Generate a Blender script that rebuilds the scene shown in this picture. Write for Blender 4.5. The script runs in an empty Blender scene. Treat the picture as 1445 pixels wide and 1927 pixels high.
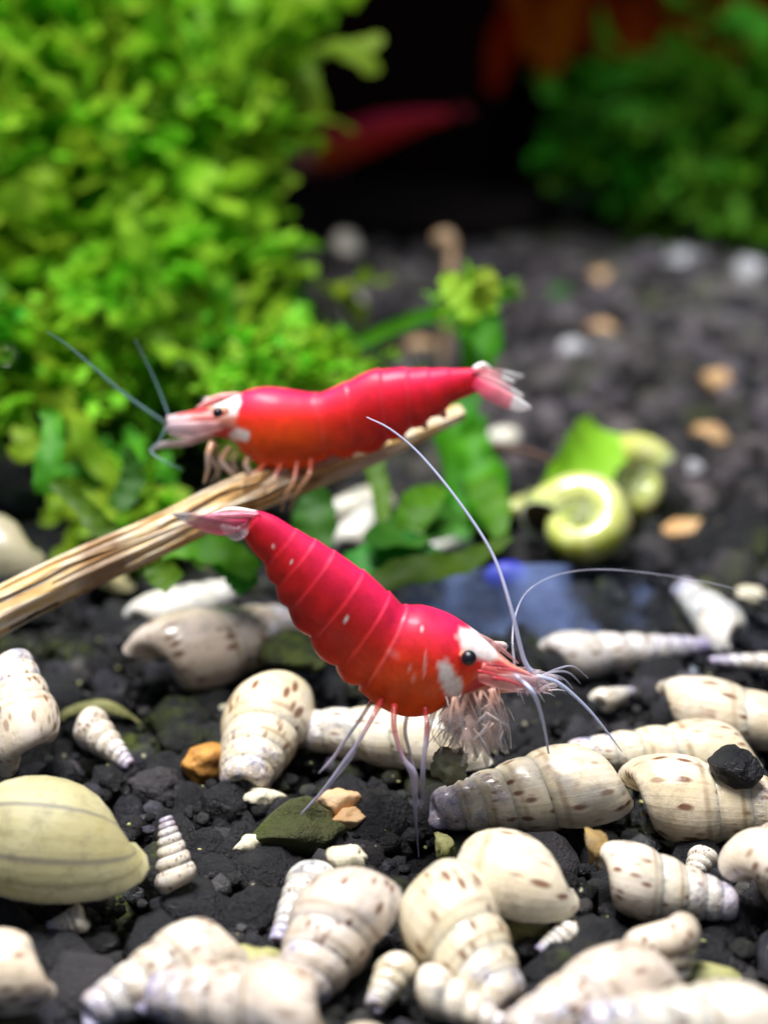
import bpy, math, random
import numpy as np
from mathutils import Vector, Matrix, noise

# ------------------------------------------------------------------ camera, light, exposure
# one Blender unit is one centimetre
sc = bpy.context.scene
sc.unit_settings.system = 'METRIC'
sc.unit_settings.scale_length = 0.01
CAM_H, PITCH, VFOV = 4.8, math.radians(20), math.radians(35)
cam_data = bpy.data.cameras.new('camera')
cam = bpy.data.objects.new('camera', cam_data)
sc.collection.objects.link(cam)
cam.location = (0, 0, CAM_H)
cam.rotation_euler = (math.pi / 2 - PITCH, 0, 0)
cam_data.sensor_fit = 'VERTICAL'
cam_data.sensor_height = 24
cam_data.lens = 12 / math.tan(VFOV / 2)
cam_data.clip_start, cam_data.clip_end = 0.1, 400
cam_data.dof.use_dof = True
cam_data.dof.focus_distance = 8.75
cam_data.dof.aperture_fstop = 1e-3 * cam_data.lens / (2 * 0.115)
sc.camera = cam

world = bpy.data.worlds.new('World')
sc.world = world
world.use_nodes = True
world.node_tree.nodes['Background'].inputs[0].default_value = (0.55, 0.7, 1, 1)
world.node_tree.nodes['Background'].inputs[1].default_value = 0.19


def area_lamp(name, loc, target, sx, sy, power, col, spread=180):
    l = bpy.data.lights.new(name, 'AREA')
    l.shape, l.size, l.size_y, l.energy, l.color = 'RECTANGLE', sx, sy, power, col
    l.spread = math.radians(spread)
    o = bpy.data.objects.new(name, l)
    sc.collection.objects.link(o)
    o.location = loc
    o.rotation_euler = (Vector(target) - Vector(loc)).to_track_quat('-Z', 'Y').to_euler()
    return o


# the LED bar over the tank, slightly in front of the shrimp, and a fill lamp added to brighten the far soil and moss
area_lamp('aquarium_lamp', (-2.5, 8.6, 17), (-0.8, 9.6, 0), 10, 4, 3550, (1.0, 0.98, 0.97), 125)
area_lamp('rear_fill_lamp', (10, 17.5, 14), (9, 21, 0), 7, 4, 800, (0.95, 0.96, 1.0), 64)

vs = sc.view_settings
vs.view_transform, vs.look, vs.gamma, vs.exposure = 'Standard', 'None', 1.0, 0.12
vs.use_curve_mapping = False
sc.cycles.use_denoising = True
sc.cycles.max_bounces = 8
sc.cycles.transparent_max_bounces = 24
sc.cycles.caustics_reflective = False
sc.cycles.caustics_refractive = False
sc.cycles.sample_clamp_indirect = 6.0

# ------------------------------------------------------------------ helpers
RX, FW, UP = np.array([1, 0, 0.]), np.array([0, math.cos(PITCH), -math.sin(PITCH)]), np.array([0, math.sin(PITCH), math.cos(PITCH)])
CAM = np.array([0, 0, CAM_H])
K = 2 * math.tan(VFOV / 2) / 1927


def ray(px, py):
    return FW + (px - 722.5) * K * RX + (963.5 - py) * K * UP


def at(px, py, depth):            # a sight line at its own distance
    return CAM + depth * ray(px, py)


def ground(px, py, z=0.0):        # a sight line met with the level z
    d = ray(px, py)
    return CAM + d * (z - CAM_H) / d[2]


def upright(px, py, y0, yaw=0.0, off=0.0):   # a sight line met with a vertical plane at y = y0 + yaw * x - off
    d = ray(px, py)
    t = (y0 - off) / (d[1] - yaw * d[0])
    return CAM + d * t


def depth_of(p):
    return float(np.dot(np.asarray(p) - CAM, FW))


COL = sc.collection


def mesh(name, v, f, mat=None, smooth=True, col=None, uv=None):
    me = bpy.data.meshes.new(name)
    me.from_pydata([tuple(map(float, p)) for p in v], [], [tuple(int(i) for i in q) for q in f])
    if mat:
        me.materials.append(mat)
    if smooth:
        me.polygons.foreach_set('use_smooth', [True] * len(me.polygons))
    if col is not None:
        a = me.color_attributes.new('tint', 'FLOAT_COLOR', 'POINT')
        c = np.ones((len(v), 4), dtype=np.float32)
        c[:, :3] = np.asarray(col)[:, :3]
        a.data.foreach_set('color', c.ravel())
    if uv is not None:
        a = me.attributes.new('spiral', 'FLOAT_VECTOR', 'POINT')
        a.data.foreach_set('vector', np.asarray(uv, dtype=np.float32).ravel())
    me.update()
    return me


def link(name, me, parent=None, origin=None):
    o = bpy.data.objects.new(name, me)
    COL.objects.link(o)
    if parent is not None:
        o.parent = parent
    elif origin is not None:
        o.location = origin
    return o


def empty(name, loc):
    o = bpy.data.objects.new(name, None)
    o.empty_display_size = 0.2
    COL.objects.link(o)
    o.location = tuple(map(float, loc))
    return o


def tag(o, label=None, cat=None, group=None, kind=None):
    for k_, v_ in (('label', label), ('category', cat), ('group', group), ('kind', kind)):
        if v_:
            o[k_] = v_
    return o


def unit(v):
    v = np.asarray(v, float)
    return v / (np.linalg.norm(v) + 1e-12)


def spline(pts, n):
    """Catmull-Rom through rows of pts (any number of columns), n samples, roughly even in arc length."""
    P = np.asarray(pts, float)
    if len(P) == 2:
        t = np.linspace(0, 1, n)[:, None]
        return P[0] * (1 - t) + P[1] * t
    E = np.vstack([2 * P[0] - P[1], P, 2 * P[-1] - P[-2]])
    d = np.linalg.norm(np.diff(P[:, :3], axis=0), axis=1)
    c = np.concatenate([[0], np.cumsum(d)])
    out = []
    for s in np.linspace(0, c[-1], n):
        i = min(max(np.searchsorted(c, s) - 1, 0), len(P) - 2)
        t = (s - c[i]) / max(d[i], 1e-9)
        a, b, c_, e = E[i], E[i + 1], E[i + 2], E[i + 3]
        out.append(0.5 * (2 * b + (c_ - a) * t + (2 * a - 5 * b + 4 * c_ - e) * t * t + (3 * b - a - 3 * c_ + e) * t ** 3))
    return np.array(out)


def sweep(pts, rw, rh=None, ref=(0, -1, 0), n=16, m=8, colf=None):
    """Closed tube along pts; rw is the half width across ref x tangent, rh the half height along ref."""
    P = np.asarray(pts, float)
    w = np.asarray(rw, float) * np.ones(len(P))
    h = w if rh is None else np.asarray(rh, float) * np.ones(len(P))
    A = spline(np.column_stack([P, w, h]), n)
    p, w, h = A[:, :3], np.maximum(A[:, 3], 1e-4), np.maximum(A[:, 4], 1e-4)
    T = np.gradient(p, axis=0)
    V, F, C = [], [], []
    ref = np.asarray(ref, float)
    for i in range(n):
        t = unit(T[i])
        r = unit(ref - np.dot(ref, t) * t)
        s = np.cross(t, r)
        for j in range(m):
            a = 2 * math.pi * j / m
            V.append(p[i] + s * w[i] * math.cos(a) + r * h[i] * math.sin(a))
            if colf:
                C.append(colf(i / (n - 1), a, V[-1]))
    for i in range(n - 1):
        for j in range(m):
            F.append((i * m + j, i * m + (j + 1) % m, (i + 1) * m + (j + 1) % m, (i + 1) * m + j))
    F.append(tuple(range(m))[::-1])
    F.append(tuple((n - 1) * m + j for j in range(m)))
    return V, F, (C if colf else None)


def ribbon(pts, widths, ref=(0, -0.8, 0.6), n=14, nw=4, cup=0.25, ruffle=0.0, seed=0):
    P = np.asarray(pts, float)
    A = spline(np.column_stack([P, np.asarray(widths, float) * np.ones(len(P))]), n)
    T = np.gradient(A[:, :3], axis=0)
    V, F = [], []
    ref = np.asarray(ref, float)
    for i in range(n):
        t = unit(T[i])
        r = unit(ref - np.dot(ref, t) * t)
        s = np.cross(t, r)
        w = max(A[i, 3], 1e-3)
        for j in range(nw + 1):
            q = 2 * j / nw - 1
            z = cup * w * q * q + ruffle * w * q * math.sin(i * 1.1 + seed + (2 if q > 0 else 0))
            V.append(A[i, :3] + s * w * q * (1 + 0.08 * math.sin(i * 2.1 + seed)) + r * z)
    for i in range(n - 1):
        for j in range(nw):
            a = i * (nw + 1) + j
            F.append((a, a + 1, a + nw + 2, a + nw + 1))
    return V, F


def join(parts):
    V, F, C, o = [], [], [], 0
    for p in parts:
        V += list(p[0])
        F += [tuple(i + o for i in f) for f in p[1]]
        if len(p) > 2 and p[2] is not None:
            C += list(p[2])
        o += len(p[0])
    return V, F, (C if C else None)


def shift(V, o):
    return np.asarray(V, float) - np.asarray(o, float)


# ------------------------------------------------------------------ materials
class Nodes:
    def __init__(self, name):
        self.m = bpy.data.materials.new(name)
        self.m.use_nodes = True
        self.t = self.m.node_tree
        self.b = self.t.nodes['Principled BSDF']
        self.out = self.t.nodes['Material Output']

    def n(self, kind, **kw):
        x = self.t.nodes.new('ShaderNode' + kind)
        for a, b in kw.items():
            setattr(x, a, b)
        return x

    def l(self, a, b):
        self.t.links.new(a, b)

    def set(self, **kw):
        for a, b in kw.items():
            self.b.inputs[a.replace('_', ' ')].default_value = b

    def coord(self, which='Object'):
        return self.n('TexCoord').outputs[which]

    def noise(self, vec, scale, detail=4, rough=0.55):
        x = self.n('TexNoise')
        x.inputs['Scale'].default_value, x.inputs['Detail'].default_value, x.inputs['Roughness'].default_value = scale, detail, rough
        if vec is not None:
            self.l(vec, x.inputs['Vector'])
        return x.outputs['Fac']

    def ramp(self, fac, stops):
        x = self.n('ValToRGB')
        e = x.color_ramp.elements
        while len(e) < len(stops):
            e.new(0.5)
        for i, (p, c) in enumerate(stops):
            e[i].position = p
            e[i].color = (c, c, c, 1) if isinstance(c, (int, float)) else tuple(c) + (1,)
        self.l(fac, x.inputs['Fac'])
        return x.outputs['Color']

    def mix(self, fac, a, b, blend='MIX'):
        x = self.n('Mix', data_type='RGBA', blend_type=blend)
        for sock, v in ((x.inputs[0], fac), (x.inputs[6], a), (x.inputs[7], b)):
            if isinstance(v, (int, float)):
                sock.default_value = v
            elif isinstance(v, tuple):
                sock.default_value = v + (1,)
            else:
                self.l(v, sock)
        return x.outputs[2]

    def math(self, op, a, b=None):
        x = self.n('Math', operation=op)
        for i, v in enumerate((a, b)):
            if v is None:
                continue
            if isinstance(v, (int, float)):
                x.inputs[i].default_value = v
            else:
                self.l(v, x.inputs[i])
        return x.outputs[0]

    def bump(self, h, strength, dist):
        x = self.n('Bump')
        x.inputs['Strength'].default_value, x.inputs['Distance'].default_value = strength, dist
        self.l(h, x.inputs['Height'])
        self.l(x.outputs[0], self.b.inputs['Normal'])

    def color(self, c):
        self.l(c, self.b.inputs['Base Color'])


def shell_material(name, cream, pale, spots=True, worn=1.0, stripes=None, spotcol=(0.16, 0.05, 0.018), lip=(0.80, 0.70, 0.60)):
    N = Nodes(name)
    at_ = N.n('Attribute', attribute_name='spiral')
    sep = N.n('SeparateXYZ')
    N.l(at_.outputs['Vector'], sep.inputs[0])
    u, v, age = sep.outputs[0], sep.outputs[1], sep.outputs[2]      # turns, round the tube, 0 apex .. 1 mouth
    obj = N.coord()
    rnd = N.n('ObjectInfo').outputs['Random']
    comb = N.n('CombineXYZ')
    N.l(u, comb.inputs[0]); N.l(v, comb.inputs[1]); N.l(N.math('MULTIPLY', rnd, 37.0), comb.inputs[2])
    st = N.n('VectorMath', operation='MULTIPLY')
    N.l(comb.outputs[0], st.inputs[0]); st.inputs[1].default_value = (7, 5, 1)
    base = N.mix(N.ramp(N.noise(st.outputs[0], 0.8, 3), [(0.35, 0.0), (0.7, 1.0)]), cream, pale)
    gl = N.n('CombineXYZ'); N.l(u, gl.inputs[0]); N.l(rnd, gl.inputs[2])
    grow = N.noise(gl.outputs[0], 26, 3, 0.7)
    base = N.mix(N.ramp(grow, [(0.46, 0.0), (0.75, 0.40)]), base, tuple(x * 0.74 for x in cream))
    if stripes:
        s_ = N.math('SINE', N.math('ADD', N.math('MULTIPLY', u, 44.0), N.math('MULTIPLY', N.noise(gl.outputs[0], 6.0, 1, 0.3), 9.0)))
        base = N.mix(N.ramp(s_, [(0.90, 0.0), (0.99, 0.8)]), base, stripes)
    if spots:
        vs_ = N.n('VectorMath', operation='MULTIPLY')
        N.l(comb.outputs[0], vs_.inputs[0]); vs_.inputs[1].default_value = (25, 9, 1)
        vo = N.n('TexVoronoi', feature='F1'); vo.inputs['Scale'].default_value = 1.0; vo.inputs['Randomness'].default_value = 1.0
        N.l(vs_.outputs[0], vo.inputs['Vector'])
        dot = N.ramp(vo.outputs['Distance'], [(0.20, 1.0), (0.40, 0.0)])
        csep = N.n('SeparateColor'); N.l(vo.outputs['Color'], csep.inputs[0])
        gate = N.ramp(csep.outputs[0], [(0.26, 0.0), (0.33, 1.0)])
        area = N.ramp(N.noise(st.outputs[0], 0.55, 2), [(0.38, 0.0), (0.49, 1.0)])
        dd = N.math('MULTIPLY', N.math('MULTIPLY', dot, gate), N.math('MULTIPLY', area, 1.0))
        base = N.mix(N.math('MULTIPLY', dd, 0.9), base, spotcol)
    if spots:
        seam = N.math('MULTIPLY', N.ramp(v, [(0.565, 0.0), (0.58, 0.6), (0.59, 0.6), (0.605, 0.0)]), N.ramp(N.noise(obj, 5, 3), [(0.35, 0.2), (0.6, 1.0)]))
        base = N.mix(seam, base, (0.24, 0.15, 0.07))
    # worn, chalky and violet towards the old apex
    nz = N.noise(obj, 9, 4, 0.6)
    wear = N.math('ADD', N.math('MULTIPLY', N.math('SUBTRACT', 0.66, age), 1.7), N.math('MULTIPLY', N.math('SUBTRACT', nz, 0.5), 2.0))
    wearm = N.math('MULTIPLY', N.ramp(wear, [(0.1, 0.0), (0.6, 1.0)]), worn)
    chalk = N.mix(N.ramp(N.noise(obj, 14, 3, 0.7), [(0.40, 0.0), (0.58, 1.0)]), (0.27, 0.28, 0.40), (0.80, 0.78, 0.82))
    base = N.mix(wearm, base, chalk)
    tip = N.ramp(age, [(0.33, 1.0), (0.43, 0.0)])
    base = N.mix(N.math('MULTIPLY', tip, 0.45 * worn), base, (0.33, 0.27, 0.56))
    # grey worn windows and algae film
    patch = N.ramp(N.noise(st.outputs[0], 0.65, 2), [(0.63, 0.0), (0.70, 0.7)])
    base = N.mix(N.math('MULTIPLY', patch, 0.75 * worn), base, (0.20, 0.22, 0.27))
    film_or_haze = N.ramp(N.noise(obj, 3.2, 4), [(0.56, 0.0), (0.72, 0.55)])
    base = N.mix(N.math('MULTIPLY', film_or_haze, 0.5), base, (0.42, 0.36, 0.13))
    base = N.mix(N.math('GREATER_THAN', age, 1.1), base, lip)
    mott = N.ramp(N.noise(obj, 9, 6, 0.75), [(0.34, 0.70), (0.50, 1.0)])
    base = N.mix(1.0, base, N.ramp(rnd, [(0.0, (0.86, 0.84, 0.86)), (0.35, (1.0, 0.93, 0.82)), (0.7, (1.0, 1.0, 1.0)), (1.0, (0.92, 0.86, 0.74))]), 'MULTIPLY')
    base = N.mix(1.0, base, mott, 'MULTIPLY')
    N.color(base)
    N.set(Roughness=0.34, Subsurface_Weight=0.35, Subsurface_Scale=0.08, Coat_Weight=0.55, Coat_Roughness=0.12)
    N.b.inputs['Subsurface Radius'].default_value = (1, 0.75, 0.5)
    hh = N.math('ADD', N.math('MULTIPLY', grow, 0.35), N.math('MULTIPLY', N.math('MULTIPLY', N.noise(obj, 24, 4, 0.7), wearm), 0.9))
    hh = N.math('ADD', hh, N.math('MULTIPLY', N.noise(obj, 20, 3, 0.6), 0.25))
    N.bump(hh, 0.6, 0.025)
    return N.m


M = {}
M['shell'] = shell_material('cream_speckled_shell', (0.70, 0.61, 0.43), (0.85, 0.80, 0.69))
M['shell_warm'] = shell_material('blush_speckled_shell', (0.72, 0.61, 0.47), (0.85, 0.77, 0.68), lip=(0.82, 0.58, 0.52))
M['shell_chalk'] = shell_material('chalky_shell', (0.70, 0.66, 0.57), (0.83, 0.81, 0.79), worn=1.2)
M['shell_olive'] = shell_material('olive_striped_shell', (0.36, 0.33, 0.16), (0.50, 0.47, 0.30), spots=False, worn=0.0, stripes=(0.15, 0.14, 0.11))
M['shell_olive'].node_tree.nodes['Principled BSDF'].inputs['Roughness'].default_value = 0.6
M['shell_olive'].node_tree.nodes['Principled BSDF'].inputs['Coat Weight'].default_value = 0.0
M['shell_grey'] = shell_material('grey_smooth_shell', (0.30, 0.29, 0.21), (0.40, 0.39, 0.30), spots=False, worn=0.0)
M['shell_green'] = shell_material('green_ramshorn_shell', (0.46, 0.54, 0.06), (0.80, 0.80, 0.46), spots=False, worn=0.0, lip=(0.66, 0.72, 0.80))
M['shell_green'].node_tree.nodes['Principled BSDF'].inputs['Roughness'].default_value = 0.16
M['shell_green'].node_tree.nodes['Principled BSDF'].inputs['Coat Weight'].default_value = 0.9
M['shell_green'].node_tree.nodes['Principled BSDF'].inputs['Subsurface Weight'].default_value = 0.7
M['shell_green'].node_tree.nodes['Principled BSDF'].inputs['Subsurface Scale'].default_value = 0.25
M['shell_green'].node_tree.nodes['Principled BSDF'].inputs['Coat Roughness'].default_value = 0.08
M['shell_white'] = shell_material('white_shell', (0.72, 0.70, 0.60), (0.85, 0.84, 0.80), spots=False, worn=0.3)


def simple(name, col, rough=0.5, nscale=None, col2=None, bump=None, **kw):
    N = Nodes(name)
    if nscale:
        f = N.noise(N.coord(), nscale, 5, 0.62)
        N.color(N.mix(N.ramp(f, [(0.35, 0.0), (0.68, 1.0)]), col, col2 or tuple(c * 0.6 for c in col)))
        if bump:
            N.bump(N.noise(N.coord(), nscale * 2.2, 5, 0.65), 0.7, bump)
    else:
        N.b.inputs['Base Color'].default_value = col + (1,)
    N.set(Roughness=rough, **kw)
    return N.m


M['operculum'] = simple('brown_operculum', (0.13, 0.07, 0.03), 0.5, 9, (0.05, 0.03, 0.02))
M['flesh'] = simple('snail_flesh', (0.30, 0.24, 0.18), 0.4, 8, (0.16, 0.12, 0.10))
M['shell_lip'] = simple('pink_shell_lip', (0.80, 0.60, 0.54), 0.3, 5, (0.85, 0.78, 0.70))
M['chip'] = simple('shell_chip', (0.78, 0.72, 0.56), 0.5, 9, (0.50, 0.46, 0.30), 0.01)
M['chip_brown'] = simple('brown_crust', (0.34, 0.22, 0.07), 0.7, 12, (0.16, 0.11, 0.05), 0.02)
M['mulm'] = simple('grey_mulm', (0.30, 0.30, 0.20), 0.8, 10, (0.16, 0.17, 0.08), 0.03)
M['chip_green'] = simple('algae_chip', (0.42, 0.40, 0.17), 0.6, 9, (0.20, 0.22, 0.06), 0.01)


def soil_material(name, dark, light, moss=0.0, spark=True, tint=False):
    N = Nodes(name)
    rnd = N.n('ObjectInfo').outputs['Random']
    pos = N.n('NewGeometry').outputs['Position']
    f = N.noise(pos, 5, 6, 0.68)
    c = N.mix(N.ramp(f, [(0.36, 0.0), (0.72, 1.0)]), dark, light)
    c = N.mix(N.math('MULTIPLY', rnd, 0.4), c, tuple(x * 0.5 for x in dark))
    c = N.mix(N.ramp(rnd, [(0.72, 0.0), (0.9, 0.85)]), c, (light[0] * 2.2, light[1] * 2.0, light[2] * 1.9))
    dusty = N.ramp(N.noise(pos, 0.9, 2), [(0.45, 0.0), (0.75, 0.5)])
    c = N.mix(dusty, c, tuple(0.5 * (a + b) + 0.004 for a, b in zip(dark, light)))
    if tint:
        c = N.mix(1.0, c, N.n('Attribute', attribute_name='tint').outputs['Color'], 'MULTIPLY')
    g = N.ramp(N.noise(pos, 1.1, 3), [(0.55 - moss, 0.0), (0.66 - moss, 0.8)])
    g2 = N.math('MULTIPLY', g, N.ramp(N.noise(pos, 7, 4, 0.7), [(0.42, 0.0), (0.6, 1.0)]))
    c = N.mix(g2, c, (0.075, 0.10, 0.012))
    if spark:
        vo = N.n('TexVoronoi'); vo.inputs['Scale'].default_value = 11
        N.l(pos, vo.inputs['Vector'])
        cs = N.n('SeparateColor'); N.l(vo.outputs['Color'], cs.inputs[0])
        sp = N.math('MULTIPLY', N.ramp(vo.outputs['Distance'], [(0.10, 1.0), (0.20, 0.0)]), N.ramp(cs.outputs[1], [(0.93, 0.0), (0.96, 1.0)]))
        c = N.mix(sp, c, (0.42, 0.40, 0.26))
    N.color(c)
    N.set(Roughness=0.42, Specular_IOR_Level=0.35)
    N.bump(N.math('ADD', N.noise(pos, 10, 6, 0.75), N.math('MULTIPLY', N.noise(pos, 34, 3, 0.7), 0.5)), 1.0, 0.05)
    return N.m


M['soil'] = soil_material('black_soil_granule', (0.005, 0.0055, 0.008), (0.026, 0.026, 0.03))
M['soil_near'] = soil_material('black_soil_mass', (0.005, 0.0055, 0.008), (0.026, 0.026, 0.03), tint=True)
M['soil_far'] = soil_material('lit_far_soil_granule', (0.036, 0.033, 0.037), (0.115, 0.102, 0.102), spark=False, tint=True)  # far soil made paler, the grazing light on it put into the colour
M['soil_base'] = soil_material('soil_bed', (0.006, 0.006, 0.008), (0.018, 0.017, 0.02), spark=False)
M['mossy_stone'] = soil_material('mossy_stone', (0.014, 0.018, 0.010), (0.05, 0.06, 0.02), moss=0.22)
M['tan_stone'] = simple('tan_stone', (0.50, 0.27, 0.10), 0.6, 4, (0.62, 0.42, 0.22), 0.02)
M['orange_stone'] = simple('orange_stone', (0.58, 0.27, 0.04), 0.6, 7, (0.20, 0.08, 0.02), 0.03)
M['blush_stone'] = simple('blush_stone', (0.72, 0.50, 0.32), 0.6, 6, (0.66, 0.38, 0.14), 0.03)
M['grey_stone'] = simple('grey_stone', (0.50, 0.50, 0.52), 0.5, 4, (0.34, 0.34, 0.36), 0.02)
M['back_wall'] = simple('black_tank_back', (0.003, 0.002, 0.002), 1.0, 0.15, (0.006, 0.002, 0.0015), Specular_IOR_Level=0.0)
M['dark_wood'] = simple('dark_bogwood', (0.006, 0.004, 0.004), 0.9, 2, (0.003, 0.002, 0.002), 0.05, Specular_IOR_Level=0.1)


def leaf_material(name, a, b, trans=0.4, rough=0.55):
    N = Nodes(name)
    rnd = N.n('ObjectInfo').outputs['Random']
    pos = N.coord()
    c = N.mix(N.ramp(N.noise(pos, 2.2, 4), [(0.3, 0.0), (0.7, 1.0)]), a, b)
    hsv = N.n('HueSaturation')
    N.l(c, hsv.inputs['Color'])
    N.l(N.math('ADD', N.math('MULTIPLY', rnd, 0.05), 0.475), hsv.inputs['Hue'])
    N.l(N.math('ADD', N.math('MULTIPLY', rnd, 0.7), 0.6), hsv.inputs['Value'])
    N.color(hsv.outputs[0])
    N.set(Roughness=rough, Specular_IOR_Level=0.25)
    tr = N.n('BsdfTranslucent')
    N.l(hsv.outputs[0], tr.inputs[0])
    mx = N.n('MixShader'); mx.inputs[0].default_value = trans
    N.l(N.b.outputs[0], mx.inputs[1]); N.l(tr.outputs[0], mx.inputs[2]); N.l(mx.outputs[0], N.out.inputs[0])
    return N.m


M['frond'] = leaf_material('moss_frond', (0.11, 0.40, 0.008), (0.40, 0.66, 0.04), 0.5)
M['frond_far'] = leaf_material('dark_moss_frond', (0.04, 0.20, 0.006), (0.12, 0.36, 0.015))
M['leaf'] = leaf_material('strap_leaf', (0.03, 0.14, 0.003), (0.10, 0.27, 0.008))
M['leaf_bright'] = leaf_material('lime_leaf', (0.25, 0.52, 0.02), (0.36, 0.62, 0.04))
M['leaf_cool'] = leaf_material('bluish_leaf', (0.018, 0.15, 0.012), (0.045, 0.24, 0.02))
M['red_leaf'] = leaf_material('red_leaf', (0.12, 0.008, 0.002), (0.17, 0.03, 0.002))
M['red_leaf'].node_tree.nodes['Principled BSDF'].inputs['Specular IOR Level'].default_value = 0.0

# dry stem with long fibres: stripes run along the object's x axis
N = Nodes('dry_stem')
mp = N.n('Mapping'); mp.inputs['Scale'].default_value = (0.35, 17, 17)
N.l(N.coord(), mp.inputs['Vector'])
f = N.noise(mp.outputs[0], 1.3, 5, 0.65)
c = N.ramp(f, [(0.30, (0.10, 0.035, 0.010)), (0.40, (0.45, 0.21, 0.03)), (0.48, (0.66, 0.44, 0.15)), (0.56, (0.74, 0.66, 0.52)), (0.66, (0.50, 0.22, 0.03)), (0.75, (0.16, 0.06, 0.015))])
blot = N.ramp(N.noise(N.coord(), 1.4, 3), [(0.56, 0.0), (0.70, 0.75)])
N.color(N.mix(blot, c, (0.20, 0.085, 0.02)))
N.set(Roughness=0.45)
N.bump(f, 0.8, 0.04)
M['stem'] = N.m
M['stem_inside'] = simple('stem_hollow', (0.018, 0.010, 0.006), 0.8, 6, (0.006, 0.004, 0.003))
M['tan_stem'] = simple('tan_stem', (0.30, 0.18, 0.09), 0.6, 5, (0.40, 0.28, 0.17), 0.02)
M['root'] = simple('brown_root', (0.10, 0.05, 0.035), 0.7, 6)

# shrimp: pigment and painted back sheen from the mesh's own colour layer
N = Nodes('red_shrimp_shell')
at_ = N.n('Attribute', attribute_name='tint')
fine = N.noise(N.coord(), 30, 5, 0.75)
N.color(N.mix(N.ramp(fine, [(0.40, 0.0), (0.66, 0.5)]), at_.outputs['Color'], N.mix(1.0, at_.outputs['Color'], (0.7, 0.55, 0.6), 'MULTIPLY')))
N.set(Roughness=0.5, Subsurface_Weight=0.45, Subsurface_Scale=0.10, Coat_Weight=0.10, Coat_Roughness=0.16, Specular_IOR_Level=0.25)
N.b.inputs['Subsurface Radius'].default_value = (1.0, 0.25, 0.12)
N.bump(N.noise(N.coord(), 9, 3, 0.5), 0.18, 0.02)
M['shrimp'] = N.m


def glassy(name, alpha, tinted=True, col=(0.8, 0.8, 0.9), rough=0.3):
    N = Nodes(name)
    if tinted:
        a_ = N.n('Attribute', attribute_name='tint')
        N.color(a_.outputs['Color'])
    else:
        N.b.inputs['Base Color'].default_value = col + (1,)
    N.set(Roughness=rough, Alpha=alpha, Coat_Weight=0.3)
    return N.m


M['limb'] = glassy('translucent_limb', 0.62)
M['limb_clear'] = glassy('clear_limb', 0.30)
M['limb_mid'] = glassy('half_clear_limb', 0.55)
M['feeler'] = glassy('pale_feeler', 0.75, False, (0.62, 0.68, 0.90))
M['feeler_dark'] = glassy('blue_green_feeler', 0.55, False, (0.16, 0.30, 0.30))
M['eye'] = simple('black_eye', (0.006, 0.005, 0.012), 0.35)

# clear bluish glass of the feeding dish, with a painted blue haze
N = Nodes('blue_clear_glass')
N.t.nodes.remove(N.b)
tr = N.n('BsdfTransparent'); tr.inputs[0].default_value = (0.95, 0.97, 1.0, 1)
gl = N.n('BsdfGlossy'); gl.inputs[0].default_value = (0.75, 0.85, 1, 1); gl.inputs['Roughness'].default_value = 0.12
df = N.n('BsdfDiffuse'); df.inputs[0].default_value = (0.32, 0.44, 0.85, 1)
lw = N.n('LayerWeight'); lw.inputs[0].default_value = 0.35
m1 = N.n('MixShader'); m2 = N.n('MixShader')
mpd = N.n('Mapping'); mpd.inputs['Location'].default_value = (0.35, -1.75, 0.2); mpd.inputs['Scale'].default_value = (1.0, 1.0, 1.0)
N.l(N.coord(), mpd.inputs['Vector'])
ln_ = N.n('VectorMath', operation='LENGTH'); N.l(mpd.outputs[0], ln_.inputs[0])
film_or_haze = N.ramp(N.math('ADD', ln_.outputs['Value'], N.math('MULTIPLY', N.math('SUBTRACT', N.noise(N.coord(), 2.6, 4), 0.45), 2.6)), [(0.0, 0.30), (1.1, 0.0)])  # soft patch of reflected blue light painted on the glass
N.l(film_or_haze, m1.inputs[0])
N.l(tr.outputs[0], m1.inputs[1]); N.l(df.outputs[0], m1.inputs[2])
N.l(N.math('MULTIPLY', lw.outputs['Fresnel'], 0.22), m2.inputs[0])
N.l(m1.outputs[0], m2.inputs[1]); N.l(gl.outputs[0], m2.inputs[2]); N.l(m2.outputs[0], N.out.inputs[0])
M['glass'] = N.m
M['blue'] = simple('deep_blue_plastic', (0.01, 0.012, 0.36), 0.5)
N = Nodes('clear_bubble')
N.set(Roughness=0.02, Transmission_Weight=1.0, IOR=1.25)
M['bubble'] = N.m

# ------------------------------------------------------------------ setting: bed, back wall
rng = random.Random(11)


def bed(x, y):
    return 0.06 * noise.noise((x * 0.35, y * 0.35, 3.0)) + 0.012 * max(0, y - 12)


gx, gy = np.linspace(-14, 14, 90), np.linspace(3.5, 29, 90)
V = [(x, y, bed(x, y) - 0.10 + 0.05 * noise.noise((x * 2.2, y * 2.2, 0))) for y in gy for x in gx]
F = [(j * 90 + i, j * 90 + i + 1, (j + 1) * 90 + i + 1, (j + 1) * 90 + i) for j in range(89) for i in range(89)]
ground_bed = tag(link('ground', mesh('ground', V, F, M['soil_base'])), 'black soil bed of the tank under the shells', kind='structure')

V = [(-30, 29, -2), (30, 29, -2), (30, 29, 24), (-30, 29, 24), (-30, 29.4, -2), (30, 29.4, -2), (30, 29.4, 24), (-30, 29.4, 24)]
F = [(0, 1, 2, 3), (5, 4, 7, 6), (4, 0, 3, 7), (1, 5, 6, 2), (3, 2, 6, 7), (4, 5, 1, 0)]
tag(link('back_wall', mesh('back_wall', V, F, M['back_wall'], smooth=False)), 'black back wall of the tank behind the plants', kind='structure')


def ico(sub):
    import bmesh
    bm = bmesh.new()
    bmesh.ops.create_icosphere(bm, subdivisions=sub, radius=1)
    v = np.array([tuple(p.co) for p in bm.verts]); f = [tuple(x.index for x in q.verts) for q in bm.faces]
    bm.free()
    return v, f


ICO = {s: ico(s) for s in (1, 2, 3, 4)}


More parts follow.
